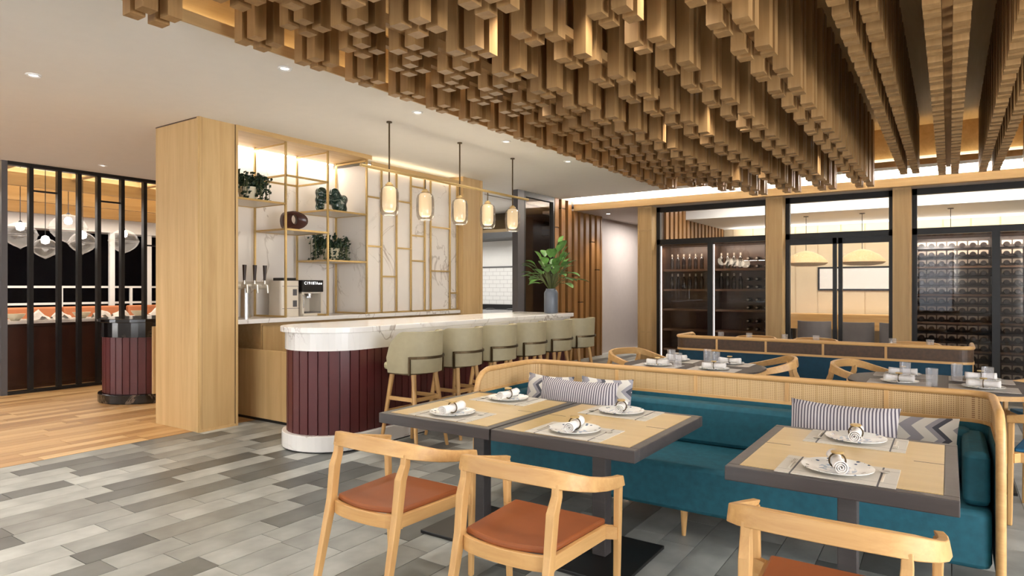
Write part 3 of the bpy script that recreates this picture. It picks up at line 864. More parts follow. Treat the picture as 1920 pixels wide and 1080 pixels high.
# vase with leaves at the bar end
t = thing('leafy_vase', 'slate grey vase of bright green leaves on the bar end', 'vase', (-4.76, 8.06, 1.14))
MB().lathe([(0, 0), (.095, 0), (.1, .01), (.1, .29), (.085, .32), (.075, .33), (.075, .35), (.066, .35), (.066, .3), (0, .3)], 24).build('vase_body', 'vase', t, smooth=True)
rr = random.Random(4); lm = None
for k in range(58):
    a = rr.random() * 2 * PI; el = rr.uniform(.05, 1.15); ln = rr.uniform(.14, .34)
    if k < 14: el = rr.uniform(.95, 1.45); ln = rr.uniform(.3, .5)
    base = Vector((.02 * math.cos(a), .02 * math.sin(a), .33))
    d_ = Vector((math.cos(a) * math.cos(el), math.sin(a) * math.cos(el), math.sin(el)))
    q = base + Vector((0, 0, rr.uniform(.06, .2))) + d_ * ln
    MB().tube([base, base + Vector((0, 0, .1)) + d_ * ln * .5, q], .004, 5).build('stalk', 'stem', t)
    L_ = rr.uniform(.16, .25); wd = rr.uniform(.045, .066); lf = MB(); side = d_.cross(Vector((0, 0, 1))).normalized(); nn = side.cross(d_).normalized()
    vs = []; fs = []
    for s_ in range(7):
        f = s_ / 6; c = q + d_ * (L_ * f) - Vector((0, 0, 1)) * (f * f * L_ * .35); w_ = wd * math.sin(PI * min(1, f * .92 + .06)) ** .8
        vs += [c - side * w_ + nn * .012 * (w_ / wd), c - nn * .004, c + side * w_ + nn * .012 * (w_ / wd)]
    for s_ in range(6):
        for j in (0, 1): fs.append((s_ * 3 + j, s_ * 3 + j + 1, s_ * 3 + j + 4, s_ * 3 + j + 3))
    lf.add(vs, fs).build('leaf', 'leaf2', t, smooth=True)

# pendant bar light
t = thing('pendant_light', 'brass rail pendant with five lit opal glass lamps above the bar', 'pendant light', (-4.97, 6.2, ZC))
px = lambda y: y - 6.2
MB().cyl((0, px(4.607), -.525), (0, px(7.77), -.525), .017, .017, 12).build('rail', 'brass', t, smooth=True)
PY = [5.015, 5.59, 6.22, 6.80, 7.377]
for i, y in enumerate(PY):
    if i in (0, 2, 4):
        MB().cyl((0, px(y), 0), (0, px(y), -.66), .009, .009, 10).build('rod', 'bronze', t, smooth=True)
        MB().cyl((0, px(y), 0), (0, px(y), -.012), .03, .03, 16).build('canopy', 'bronze', t, smooth=True)
    else: MB().cyl((0, px(y), -.53), (0, px(y), -.66), .007, .007, 10).build('rod', 'bronze', t, smooth=True)
    MB().lathe([(0, -.65), (.022, -.65), (.03, -.665), (.042, -.67), (.042, -.69), (0, -.69)], 16, (0, px(y), 0)).build('cap', 'brass', t, smooth=True)
    MB().lathe([(.02, -.69), (.058, -.7), (.072, -.725), (.074, -.8), (.074, -.9), (.066, -.945), (.045, -.965), (0, -.97)], 24, (0, px(y), 0)).build('lamp_shade', 'opal', t, smooth='all')
    MB().lathe([(.04, -.68), (.088, -.715), (.102, -.76), (.104, -.9), (.098, -.96), (.08, -1.0), (.05, -1.01), (.078, -.995), (.093, -.957), (.099, -.9), (.097, -.762), (.084, -.72), (.04, -.686)], 24, (0, px(y), 0)).build('glass_sleeve', 'sleeve', t, smooth='all')
    pl = bpy.data.lights.new('pendant_bulb', 'POINT'); pl.energy = 3; pl.color = (1, .88, .68); pl.shadow_soft_size = .12
    po = bpy.data.objects.new('pendant_bulb', pl); po.location = (-4.97, y, ZC - 1.06); COL.objects.link(po)


# ================================================================== BAR STOOLS
def stool(label, loc, rz):
    t = thing('bar_stool', label, 'bar stool', loc, rz, 'olive bar stools along the counter')
    # local front = +y
    MB().prism(rrect(-.21, .21, -.165, .275, .13, 8), .735, .80).build('seat', 'olive_l', t, .02, True)
    MB().prism(rrect(-.205, .205, -.16, .24, .13, 8), .7, .735).build('seat_frame', 'bronze', t)
    vs = []; fs = []; n = 48; rows = 7
    for lay_ in (0, 1):
        for i in range(n + 1):
            f = i / n * 2 - 1
            a = f * 1.78
            r = .262 if lay_ == 0 else .226
            if abs(a) <= PI / 2: x = r * math.sin(a); y = -r * .92 * math.cos(a)
            else: x = r * math.copysign(1, a); y = (abs(a) - PI / 2) * .5
            tt = max(0, (abs(f) - .68) / .32); top = 1.10 - .24 * (1 - math.sqrt(max(0, 1 - tt * tt)))
            for q in range(rows):
                g = q / (rows - 1); z = .72 + (top - .72) * g
                k = 1 + .05 * g
                vs.append((x * k, y * k - .005, z))
    N = (n + 1) * rows
    for lay_ in (0, 1):
        for i in range(n):
            for q in range(rows - 1):
                a = lay_ * N + i * rows + q; fs.append((a, a + 1, a + rows + 1, a + rows))
    for i in range(n):
        a = i * rows; b = a + rows - 1
        fs += [(a, a + rows, a + N + rows, a + N), (b, b + rows, b + N + rows, b + N)]
    for q in range(rows - 1):
        fs += [(q, q + 1, N + q + 1, N + q), (n * rows + q, n * rows + q + 1, N + n * rows + q + 1, N + n * rows + q)]
    MB().add(vs, fs).build('backrest', 'olive', t, smooth=True)
    band = []
    for i in range(17):
        a = (i / 16 * 2 - 1) * 1.0; band.append((.279 * math.sin(a), -.279 * .925 * math.cos(a) - .006, .862))
    m = MB().sweep(band, [(-.006, -.012), (.006, -.012), (.006, .012), (-.006, .012)])
    for s in (0, -1): x, y, _ = band[s]; m.box(x * .985 - .009, x * .985 + .009, y * .985 - .009, y * .985 + .009, .705, .872)
    m.build('back_band', 'bronze', t)
    for sx in (-1, 1):
        for sy, ty, by_ in ((1, .15, .24), (-1, -.12, -.215)):
            MB().cyl((sx * .15, ty, .70), (sx * .215, by_, 0), .024, .016, 10).build('leg', 'oak_z', t, smooth=True)
    for sx in (-1, 1): MB().bar((sx * .169, .178, .47), (sx * .169, -.152, .47), .018, .035).build('stretcher', 'oak_y', t)
    MB().bar((-.182, .192, .34), (.182, .192, .34), .018, .035).build('footrest', 'oak_x', t)
    MB().bar((-.169, -.152, .47), (.169, -.152, .47), .018, .035).build('stretcher', 'oak_x', t)
    return t


names = ['olive leather bar stool nearest the rounded end of the bar', 'second olive bar stool from the rounded end of the bar', 'third olive bar stool from the rounded end of the bar',
         'third olive bar stool from the vase end of the bar', 'second olive bar stool from the vase end of the bar', 'olive bar stool beside the vase end of the bar']
s0 = stool(names[0], (-4.2, 4.58, 0), PI / 2)
for k in range(1, 6): dup(s0, (-4.2, 4.58 + .637 * k, 0), None, names[k])


# ================================================================== CHAIRS
def chair(label, loc, rz, seatmat, group, sname='chair'):
    t = thing('armchair', label, 'chair', loc, rz, group)
    half = [(.31, .255, .635), (.322, .16, .65), (.325, .06, .668), (.318, -.04, .69), (.298, -.12, .712), (.255, -.175, .728), (.18, -.207, .738), (.09, -.222, .742)]
    path = half + [(0, -.226, .743)] + [(-x, y, z) for x, y, z in half[::-1]]
    sc_ = []
    for i in range(len(path)):
        f = 1 - abs(i - 8) / 8; sc_.append((1.0 + .0 * f, .72 + .42 * min(1, f * 1.6)))
    MB().sweep(path, [(-.020, -.030), (.010, -.030), (.022, .030), (-.010, .030)], scales=sc_).build('back_rail', 'oak_x', t, .004, True)
    for s in (-1, 1):
        m = MB().sweep([(s * .232, -.185, .715), (s * .232, -.188, .665), (s * .228, -.215, .60), (s * .226, -.235, .44), (s * .236, -.335, 0)],
                       [(-.017, -.02), (.017, -.02), (.017, .02), (-.017, .02)], up=(0, 1, 0), scales=[(.9, .9), (1, 1), (1.15, 1.15), (1.05, 1.1), (.8, .8)])
        m.build('leg', 'oak_z', t, .004)
        MB().bar((s * .305, .235, .64), (s * .29, .245, 0), .034, .034, .026, .026).build('leg', 'oak_z', t, .006)
        MB().bar((s * .24, .2, .405), (s * .30, .232, .405), .03, .055).build('stub', 'oak_x', t)
        MB().bar((s * .225, -.225, .405), (s * .252, .225, .405), .022, .06).build('side_apron', 'oak_y', t, .003)
    MB().bar((-.25, .215, .405), (.25, .215, .405), .022, .06).build('front_apron', 'oak_x', t, .003)
    bp = [(.225 * math.sin(a), -.2 - .055 * math.cos(a * 1.0) + .0, .4) for a in [(-PI / 2) + PI * i / 12 for i in range(13)]]
    MB().sweep(bp, [(-.011, -.032), (.011, -.032), (.011, .032), (-.011, .032)]).build('rear_apron', 'oak_x', t, .003)
    top = [(.245, .23), (-.245, .23)] + [(-.215 + .43 * i / 10, -.205 - .05 * math.sin(PI * i / 10)) for i in range(11)]
    MB().prism(top, .43, .458).build('seat', seatmat, t, .009, True)
    return t


c0 = chair('light oak armchair with tan leather seat at the table nearest the bar', (-2.36, 2.44, 0), 0, 'tan', 'tan seated armchairs at the booth tables')
dup(c0, (-1.535, 2.44, 0), None, 'light oak armchair with tan leather seat at the middle booth table')
dup(c0, (-.335, 2.44, 0), None, 'light oak armchair with tan leather seat at the booth table standing apart')

# ================================================================== BOOTHS


def booth(label, loc, cane_mat, fab, side_mat):
    # local: x 0..3.07, y 0 (front) .. .82 (back)
    t = thing('booth_bench', label, 'booth bench', loc)
    W_, D_ = 3.07, .82
    MB().prism(rrect(.03, W_ - .03, .03, .68, .06, 4), .16, .44).build('seat', fab, t, .025, True)
    MB().prism(rrect(.1, W_ - .1, .6, .76, .03, 4), .44, .715).build('backrest', fab, t, .035, True)
    for x0 in (.035, W_ - .145): MB().prism(rrect(x0, x0 + .11, .1, .72, .03, 4), .442, .705).build('side_cushion', fab, t, .03, True)
    rc = .12

    def plan(x0, x1, y0, y1, r):
        p = [(x0, y0)]
        for i in range(7): a = PI - PI / 2 * i / 6; p.append((x0 + r + r * math.cos(a), y1 - r + r * math.sin(a)))
        for i in range(7): a = PI / 2 - PI / 2 * i / 6; p.append((x1 - r + r * math.cos(a), y1 - r + r * math.sin(a)))
        return p + [(x1, y0)]
    # swept top rail with the arms curving down to the floor at the front
    pl = plan(0, W_, .2, D_, rc)
    path = [(0, .03, 0), (0, .03, .3), (0, .03, .6), (0, .035, .74), (0, .06, .82), (0, .11, .87), (0, .17, .89)] + [(x, y, .893) for x, y in pl] + \
           [(W_, .17, .89), (W_, .11, .87), (W_, .06, .82), (W_, .035, .74), (W_, .03, .6), (W_, .03, .3), (W_, .03, 0)]
    MB().tube(path, .021, 10).build('top_rail', 'oak_x', t, smooth=True)
    MB().sweep([(x, y, .738) for x, y in plan(0, W_, .07, D_, rc)], [(-.012, -.012), (.012, -.012), (.012, .012), (-.012, .012)]).build('lower_rail', 'oak_x', t)
    # woven panels between posts on the back, one for each arm
    posts = [rc - .012, .76, 1.37, 1.98, 2.55, W_ - rc + .012]
    for a, b in zip(posts, posts[1:]):
        B(a + .012, b - .012, D_ - .007, D_ + .007, .75, .875).build('woven_panel', cane_mat, t)
    for x in posts[1:-1]: B(x - .012, x + .012, D_ - .013, D_ + .013, .75, .876).build('panel_post', 'oak_z', t)
    for x in (0, W_):
        m = MB()
        yy = [.045, .06, .09, .14, .2, D_ - rc]; zz = [.75, .81, .845, .865, .875, .875]
        for (y0, z0), (y1, z1) in zip(zip(yy, zz), zip(yy[1:], zz[1:])):
            m.add([(x - .006, y0, .75), (x - .006, y1, .75), (x - .006, y1, z1), (x - .006, y0, z0), (x + .006, y0, .75), (x + .006, y1, .75), (x + .006, y1, z1), (x + .006, y0, z0)],
                  [(0, 1, 2, 3), (4, 7, 6, 5), (0, 3, 7, 4), (1, 5, 6, 2), (3, 2, 6, 7), (0, 4, 5, 1)])
        m.build('woven_panel', side_mat, t)
        sgn = 1 if x else -1
        cx = (W_ - rc) if x else rc; vs = []; fs = []
        for i in range(9):
            a = PI / 2 - sgn * PI / 2 * i / 8
            for r in (rc - .007, rc + .007):
                for z in (.75, .875): vs.append((cx + r * math.cos(a), D_ - rc + r * math.sin(a), z))
        for i in range(8):
            o_ = i * 4; fs += [(o_, o_ + 1, o_ + 5, o_ + 4), (o_ + 2, o_ + 6, o_ + 7, o_ + 3), (o_ + 1, o_ + 3, o_ + 7, o_ + 5), (o_, o_ + 4, o_ + 6, o_ + 2)]
        MB().add(vs, fs).build('corner_panel', side_mat, t)
    MB().sweep([(x, y, .45) for x, y in plan(.012, W_ - .012, .05, D_ - .01, rc)], [(-.008, -.29), (.008, -.29), (.008, .28), (-.008, .28)]).build('shell_panel', fab, t)
    for x in (.25, W_ / 2, W_ - .25):
        for y in (.1, .7): MB().cyl((x, y, .17), (x, y - .01, 0), .024, .012, 10).build('leg', 'oak_z', t, smooth=True)
    return t


booth('teal velvet booth with woven cane back around the oak tables', (-2.87, 3.75, 0), 'cane_x', 'teal', 'cane_y')
b2 = booth('deep teal booth with cane back darkened as backlit, beyond the dark dining tables', (.2, 8.77, 0), 'cane_backlit', 'teal2', 'cane_backlit'); b2.rotation_euler = (0, 0, PI)


def pillow(name, label, loc, w, h, th_, mat, rx, rz, group=None):
    m = MB(); n = 12; vs = []; fs = []
    for s in (1, -1):
        for i in range(n + 1):
            for j in range(n + 1):
                u = i / n * 2 - 1; v = j / n * 2 - 1
                k = (1 - abs(u) ** 3) * (1 - abs(v) ** 3)
                pinch = 1 - .08 * (1 - abs(u) ** 2) * abs(v) ** 2
                vs.append((u * w / 2 * (1 - .05 * (1 - v * v) * abs(u)), s * th_ / 2 * max(k, 0) ** .5, v * h / 2 * pinch))
    N = (n + 1) ** 2
    for s in (0, 1):
        for i in range(n):
            for j in range(n):
                a = s * N + i * (n + 1) + j; fs.append((a, a + 1, a + n + 2, a + n + 1))
    o = m.add(vs, fs).build(name, mat, None, 0, 'all'); o.location = loc; o.rotation_euler = (rx, 0, rz)
    return tag(o, label, 'pillow', group)


pillow('throw_pillow', 'grey chevron throw pillow in the booth corner nearest the bar', (-2.50, 4.17, .645), .42, .42, .12, 'chevron', -.28, -.1)
pillow('throw_pillow', 'striped lumbar pillow beside the table nearest the bar', (-2.17, 4.0, .65), .62, .43, .13, 'stripe', -.3, -.03)
pillow('throw_pillow', 'small grey chevron pillow half hidden behind the striped lumbar pillow', (-2.04, 4.21, .65), .40, .42, .09, 'chevron', -.2, .05)
pillow('throw_pillow', 'striped lumbar pillow leaning behind the separate booth table', (-.50, 4.0, .65), .56, .43, .14, 'stripe', -.35, -.08)
pillow('throw_pillow', 'long cream and grey chevron pillow behind the separate booth table, beside its striped pillow', (-.235, 4.19, .62), .56, .37, .12, 'chevron', -.28, -.05)

# ================================================================== BOOTH TABLES


def table(label, x0, x1, y0, y1):
    cx, cy = (x0 + x1) / 2, (y0 + y1) / 2
    t = thing('dining_table', label, 'table', (cx, cy, 0), 0, 'oak topped booth tables')
    a, b = (x1 - x0) / 2 - .003, (y1 - y0) / 2
    e = .05
    m = MB(); m.box(-a, a, -b, -b + e, .69, .75); m.box(-a, a, b - e, b, .69, .75); m.box(-a, -a + e, -b + e, b - e, .69, .75); m.box(a - e, a, -b + e, b - e, .69, .75)
    m.build('edge_frame', 'edge', t, .004)
    tp = B(-a + e, a - e, -b + e, b - e, .695, .751).build('table_top', 'table_oak', t)
    for s in (-1, 1): B(s * (a - e - .055) - .055, s * (a - e - .055) + .055, .03, .036, .7505, .7515).build('inlay_line', 'black', tp)
    B(-.04, .04, -.04, .04, .02, .69).build('pedestal', 'edge', t, .004)
    B(-.25, .25, -.3, .3, 0, .02).build('base_plate', 'black', t, .004)
    B(-.2, .2, -.25, .25, .672, .69).build('mount', 'black', t)
    return t


table('oak topped dining table with charcoal edge nearest the bar', -2.85, -2.025, 2.785, 3.77)
table('oak topped dining table with charcoal edge in the middle of the booth', -2.02, -1.195, 2.785, 3.77)
table('oak topped dining table standing apart at the booth end away from the bar', -.79, .035, 2.77, 3.765)

proto = {}


def setting(x, y, z, where, rz=0, cutlery=True, mats='placemat', group='place settings on the booth tables'):
    def put(key, mk, label, cat, lx, ly, lz, rr):
        c, s = math.cos(rz), math.sin(rz); p = (x + lx * c - ly * s, y + lx * s + ly * c, z + lz)
        if key not in proto:
            proto[key] = mk(); o = proto[key]; o.location = p; o.rotation_euler = (0, 0, rz + rr); tag(o, label, cat, group)
        else: dup(proto[key], p, rz + rr, label, group)

    def mk_mat(): return B(-.215, .215, -.15, .15, 0, .003).build('placemat', mats)

    def mk_plate(): return MB().lathe([(0, 0), (.07, 0), (.085, .006), (.135, .016), (.136, .019), (.085, .010), (.07, .005), (0, .005)], 36).build('dinner_plate', 'plate', None, 0, True)

    def mk_nap():
        t = thing('rolled_napkin', '', 'napkin')
        m = MB(); pr = []
        for k in range(49):
            a = k / 48 * 2 * PI * 3.2; r = .027 - .023 * k / 48; pr.append((r * math.cos(a), r * math.sin(a)))
        # rolled sheet: spiral with thickness, slightly flared ends
        vs = []; fs = []; N = len(pr); xs = [-.105, -.08, -.03, .03, .08, .105]; sc_ = [1.12, 1.06, .92, .92, 1.06, 1.14]
        for xx, s_ in zip(xs, sc_):
            for (p, q) in pr: vs.append((xx, p * s_, .03 + q * s_))
        for i in range(len(xs) - 1):
            for j in range(N - 1): fs.append((i * N + j, i * N + j + 1, (i + 1) * N + j + 1, (i + 1) * N + j))
        o = m.add(vs, fs).build('cloth', 'napkin', t, 0, True); sd = o.modifiers.new('sol', 'SOLIDIFY'); sd.thickness = .004
        rp = [(0, .031 * math.cos(a), .033 + .031 * math.sin(a)) for a in [2 * PI * k / 18 for k in range(18)]]
        rg = MB().tube(rp, .0035, 6, True).build('ring', 'bronze', t, 0, True)
        MB().lathe([(0, 0), (.022, .001), (.026, .006), (.022, .011), (0, .012)], 18, (0, 0, .063)).build('ring_disc', 'brass', rg, 0, True)
        return t

    def mk_fork():
        m = MB(); m.box(-.004, .004, -.09, .03, 0, .003)
        m.box(-.011, .011, .03, .045, 0, .003)
        for k in range(4): m.box(-.011 + k * .0063, -.0085 + k * .0063 + .001, .045, .09, 0, .003)
        return m.build('fork', 'silver')

    def mk_spoon():
        m = MB(); m.box(-.004, .004, -.09, .045, 0, .003); m.lathe([(0, 0), (.013, .001), (.021, .006), (.019, .007), (0, .003)], 16, (0, .062, 0))
        return m.build('spoon', 'silver')
    tx = {'placemat': 'woven cream placemat ' + where, 'plate': 'blue speckled white plate ' + where, 'nap': 'rolled ringed napkin ' + where}
    put('mat' + mats, mk_mat, tx['placemat'], 'placemat', 0, 0, 0, 0)
    put('plate', mk_plate, tx['plate'], 'plate', 0, 0, .003, R.uniform(0, 6))
    put('nap', mk_nap, tx['nap'], 'napkin', 0, 0, .0085, PI / 2 + .3 + R.uniform(-.3, .3) if cutlery else R.uniform(-.15, .15))
    if cutlery:
        put('fork', mk_fork, 'silver fork left of the plate ' + where, 'fork', -.172, 0, .003, 0)
        put('spoon', mk_spoon, 'silver spoon right of the plate ' + where, 'spoon', .165, 0, .003, 0)


ZT = .7512
setting(-2.44, 2.985, ZT, 'on the chair side of the table nearest the bar')
setting(-2.45, 3.585, ZT, 'on the bench side of the table nearest the bar', PI)
setting(-1.62, 2.985, ZT, 'on the chair side of the middle booth table')
setting(-1.63, 3.585, ZT, 'on the bench side of the middle booth table', PI)
setting(-.38, 2.945, ZT, 'on the chair side of the separate booth table')
setting(-.38, 3.575, ZT, 'on the bench side of the separate booth table', PI)


# ================================================================== DARK DINING TABLES
def roundtable(label, x, y, w=.65, d=.50):
    t = thing('dark_table', label, 'table', (x, y, 0), 0, 'dark dining tables behind the booth')
    MB().prism(rrect(-w, w, -d, d, .42, 10), .712, .75).build('table_top', 'darktop', t, .004)
    MB().prism(rrect(-w - .008, w + .008, -d - .008, d + .008, .428, 10), .70, .735).build('edge_band', 'oak_x', t)
    for s in (-1, 1):
        B(s * .35 - .04, s * .35 + .04, -.04, .04, .02, .7).build('pedestal', 'edge', t, .004)
        B(s * .35 - .12, s * .35 + .12, -.3, .3, 0, .02).build('base_plate', 'black', t, .003)
    return t


M_['darktop'] = plain('charcoal_veneer', L(62, 52, 46), .6, 0, .06, 4)
M_['placemat_w'] = plain('pale_linen_mat', L(196, 188, 178), .85, 0, .04, 40)
roundtable('dark topped dining table behind the cane booth, nearer the bar', -2.06, 6.2)
roundtable('dark topped dining table behind the cane booth, nearer the windows', -.06, 6.2)
for nm, cx in (('near bar', -2.06), ('near windows', -.06)):
    for a, sx in (('bar', -1), ('window', 1)):
        for b, sy in (('booth', -1), ('far', 1)):
            setting(cx + sx * .27, 6.22 + sy * .26, .75, 'at %s-side %s corner, dark table %s' % (a, b, nm), 0, False, 'placemat_w', 'place settings on the dark tables')


def tumbler(loc, label, group):
    if 'tum' not in proto:
        proto['tum'] = MB().lathe([(0, 0), (.036, 0), (.038, .004), (.041, .14), (.038, .14), (.034, .014), (0, .012)], 20).build('tumbler', 'tumbler', None, 0, True)
        o = proto['tum']; o.location = loc
    else: o = dup(proto['tum'], loc)
    return tag(o, label, 'glass', group)


for (x, y, w_) in ((-2.28, 6.2, 'bar side'), (-2.12, 5.93, 'booth side'), (-1.99, 6.42, 'far side'), (-1.85, 6.22, 'window side')):
    tumbler((x, y, .75), 'clear ribbed tumbler at the %s of the dark table near the bar' % w_, 'tumblers on the dark tables')
for (x, y, w_) in ((-.30, 6.2, 'bar side'), (-.11, 5.86, 'booth side'), (.05, 6.32, 'far side'), (.245, 6.2, 'window side')):
    tumbler((x, y, .75), 'clear ribbed tumbler at the %s of the dark table near the windows' % w_, 'tumblers on the dark tables')

b0 = chair('oak armchair with blue seat at the bar side of the dark table nearest the bar', (-2.66, 6.62, 0), -PI / 2, 'blue', 'blue seated armchairs at the dark tables')
b0.scale = (1.02, 1.02, 1.06); b0.location = (-2.86, 6.73, 0); b0.rotation_euler = (0, 0, -PI / 2 - .3)
dup(b0, (-1.47, 6.77, 0), PI / 2 + .3, 'oak armchair with blue seat between the two dark tables, facing the bar')
dup(b0, (-.65, 6.77, 0), -PI / 2 - .3, 'oak armchair with blue seat between the two dark tables, facing the windows')
dup(b0, (.72, 6.73, 0), PI / 2 + .3, 'oak armchair with blue seat at the far window side corner of the dark tables')
dup(b0, (.62, 5.4, 0), PI / 2 - .2, 'oak armchair with blue seat at the near window side corner, by the booth arm')

# rear row of oak tables beyond the dark booth
for i, (xa, xb, nm) in enumerate(((-2.85, -2.025, 'nearest the wine cabinet'), (-2.02, -1.195, 'in front of the glass doors'), (-.79, .035, 'in front of the bottle wall'))):
    x = (xa + xb) / 2
    table('oak table beyond the deep teal booth, ' + nm, xa, xb, 8.80, 9.78)['group'] = 'oak tables beyond the dark booth'
    for sx, w_ in ((-.19, 'bar'), (.19, 'window')):
        tumbler((x + sx, 9.08, .7512), 'clear tumbler, %s side of the rear oak table %s' % (w_, nm), 'tumblers on the rear oak tables')
    pl_ = MB().lathe([(0, 0), (.05, 0), (.09, .015), (.088, .018), (.05, .005), (0, .005)], 20).build('side_plate', 'plate', None, 0, True, (x + .03, 8.98, .7512))
    tag(pl_, 'small white plate on the rear oak table ' + nm, 'plate', 'plates on the rear oak tables')
    dup(proto['nap'], (x + .03, 8.98, .757), .3, 'rolled napkin on the rear oak table ' + nm, 'napkins on the rear oak tables')
    dup(c0, (x, 10.12, 0), PI, 'oak armchair with tan seat at the rear oak table ' + nm, 'armchairs at the rear oak tables')

# ================================================================== GLAZED REAR WALL
YW = 12.3


def pilaster(i, xa, xb, label):
    o = struct(B(xa, xb, 12.05, 12.5, 0, 3.1).build('wall_pilaster', 'panel_z'), label, 'pilaster')
    m = MB(); m.box(xa, xa + .03, 12.038, 12.05, 0, 3.1); m.box(xb - .03, xb, 12.038, 12.05, 0, 3.1); m.box(xa + .03, xb - .03, 12.038, 12.05, 3.07, 3.1)
    m.build('trim_strip', 'panel_z', o)
    if i == 0:
        m = MB(); m.box(xa, xb, 12.036, 12.05, .62, .645); m.box(xa, xb, 12.036, 12.05, 2.62, 2.645); m.build('trim_band', 'panel_x', o)


pilaster(0, -5.12, -4.83, 'banded oak pilaster at the corridor end of the glazed wall')
pilaster(1, -2.70, -2.42, 'oak pilaster between wine cabinet and glass doors')
pilaster(2, -.755, -.50, 'oak pilaster between glass doors and bottle wall')
pilaster(3, 1.65, 1.93, 'oak pilaster past the bottle wall')
bays = [(-4.83, -2.70), (-2.42, -.755), (-.50, 1.65), (1.93, XR)]
for i, (a, b) in enumerate(bays):
    m = MB(); f = .07
    for x0, x1, z0, z1 in ((a, b, 3.0, 3.1), (a, b, 2.36, 2.46), (a, a + f, 0, 3.1), (b - f, b, 0, 3.1)): m.box(x0, x1, YW, YW + .09, z0, z1)
    mid = (a + b) / 2 if i != 2 else .59
    if i == 1: m.box(mid - .075, mid - .012, YW + .01, YW + .07, 0, 2.36); m.box(mid + .012, mid + .075, YW + .01, YW + .07, 0, 2.36); m.box(a, b, YW + .01, YW + .07, 2.26, 2.36)
    else: m.box(mid - .05, mid + .05, YW, YW + .09, 0, 2.36)
    w = struct(m.build('window_%d' % (i + 5), 'black'), None)
    B(a + .05, b - .05, YW + .035, YW + .043, 2.44, 3.02).build('transom_pane', 'doorglass', w)
    for x0, x1 in ((a + .05, mid - .04), (mid + .04, b - .05)):
        B(x0, x1, YW + .035, YW + .043, .04, 2.38).build('pane', 'doorglass' if i == 1 else 'glass_dark', w)
    if i in (0, 2, 3):
        for x0 in (a + f + .005, mid + .055):
            if i == 0: B(x0, x0 + .012, YW + .05, YW + .06, .1, 2.33).build('edge_light', 'leds', w)

# wine cabinets
cab = thing('wine_cabinet', 'dark wine cabinet with oak shelves behind glazing by the corridor', 'wine cabinet', (-3.765, 12.7, 0))
B(-1.0, 1.0, .24, .28, 0, 2.36).build('back_panel', 'darkwood', cab); B(-1.06, 1.06, -.29, .28, 2.33, 2.36).build('top_panel', 'darkwood', cab)
B(-.03, .03, -.2, .26, 0, 2.33).build('divider', 'darkwood', cab)
for s in (-1, 1): B(s * 1.02 - .02, s * 1.02 + .02, -.29, .28, 0, 2.33).build('side_panel', 'darkwood', cab)
SZ = [.28, .67, 1.07, 1.46, 1.85]
for z in SZ: B(-1.0, 1.0, -.2, .24, z - .02, z + .02).build('shelf', 'darkwood2', cab) if 'darkwood2' in M_ else None
M_['darkwood2'] = plain('shelf_wood', L(110, 82, 60), .5)
for z in SZ: B(-1.0, 1.0, -.2, .24, z - .02, z + .02).build('shelf', 'darkwood2', cab)
bm_ = MB().lathe([(0, 0), (.036, 0), (.038, .006), (.038, .19), (.028, .225), (.014, .245), (.013, .285), (.015, .287), (.015, .3), (0, .3)], 12)
bot = tag(bm_.build('wine_bottle', 'bottle', None, 0, True), 'dark wine bottle standing upright in the wine cabinet', 'bottle', 'bottles standing in the wine cabinet')
bcap = MB().lathe([(.0155, .25), (.0165, .252), (.0165, .302), (0, .303)], 10).build('foil', 'cap', bot, 0, True)
first = True
for z in (1.85, 1.46):
    for x in (-.86, -.74, -.62, -.5, -.38, -.26, .12, .24, .36, .48):
        loc = (-3.765 + x, 12.62, z + .02)
        if first: bot.location = loc; first = False
        else: dup(bot, loc)
lying = None


def lay_bottle(loc, label, group, neck=True):
    global lying
    o = dup(bot, loc, None, label, group); o.rotation_euler = (PI / 2, 0, 0) if neck else (-PI / 2, 0, 0); return o


for z in SZ:
    for x in (.62, .78, .94):
        for dz in (.062, .21):
            lay_bottle((-3.765 + x, 12.88, z + dz), 'wine bottle lying neck outward in the wine cabinet', 'bottles lying in the wine cabinet')
    m = MB()
    for dz in (.018, .166): m.cyl((.54, -.05, z + dz + .0), (1.0, -.05, z + dz), .005, .005, 6); m.cyl((.54, .13, z + dz), (1.0, .13, z + dz), .005, .005, 6)
    m.build('bottle_rail', 'steel', cab)

rack = thing('wine_rack', 'tall dark rack full of lying wine bottles behind glazing', 'wine rack', (.57, 12.8, 0))
B(-1.05, 1.05, .26, .3, 0, 2.36).build('back_panel', 'darkwood', rack); B(-1.05, 1.05, -.38, .3, 2.33, 2.36).build('top_panel', 'darkwood', rack)
for x in (-1.03, .0, 1.03): B(x - .02, x + .02, -.3, .26, 0, 2.33).build('side_panel', 'darkwood', rack)
RZS = [.02, .47, .92, 1.37, 1.82]
for z in RZS: B(-1.03, 1.03, -.22, .26, z, z + .03).build('shelf', 'darkwood2', rack)
cv = []; cf_ = []
for k in range(9):
    a = PI * k / 8
    for yy in (-.012, .012): cv += [(.044 * math.cos(a), yy, .044 * math.sin(a)), (.06 * math.cos(a) if k in (0, 8) else max(-.06, min(.06, .085 * math.cos(a))), yy, .0 if k in (0, 8) else min(.064, .085 * math.sin(a)))]
for k in range(8):
    o_ = 4 * k; cf_ += [(o_, o_ + 1, o_ + 5, o_ + 4), (o_ + 2, o_ + 6, o_ + 7, o_ + 3), (o_ + 1, o_ + 3, o_ + 7, o_ + 5), (o_, o_ + 4, o_ + 6, o_ + 2)]
M_['cradle'] = plain('pale_cradle', L(170, 156, 140), .5)
cradle = MB().add(cv, cf_).mesh('cradle', M_['cradle'])
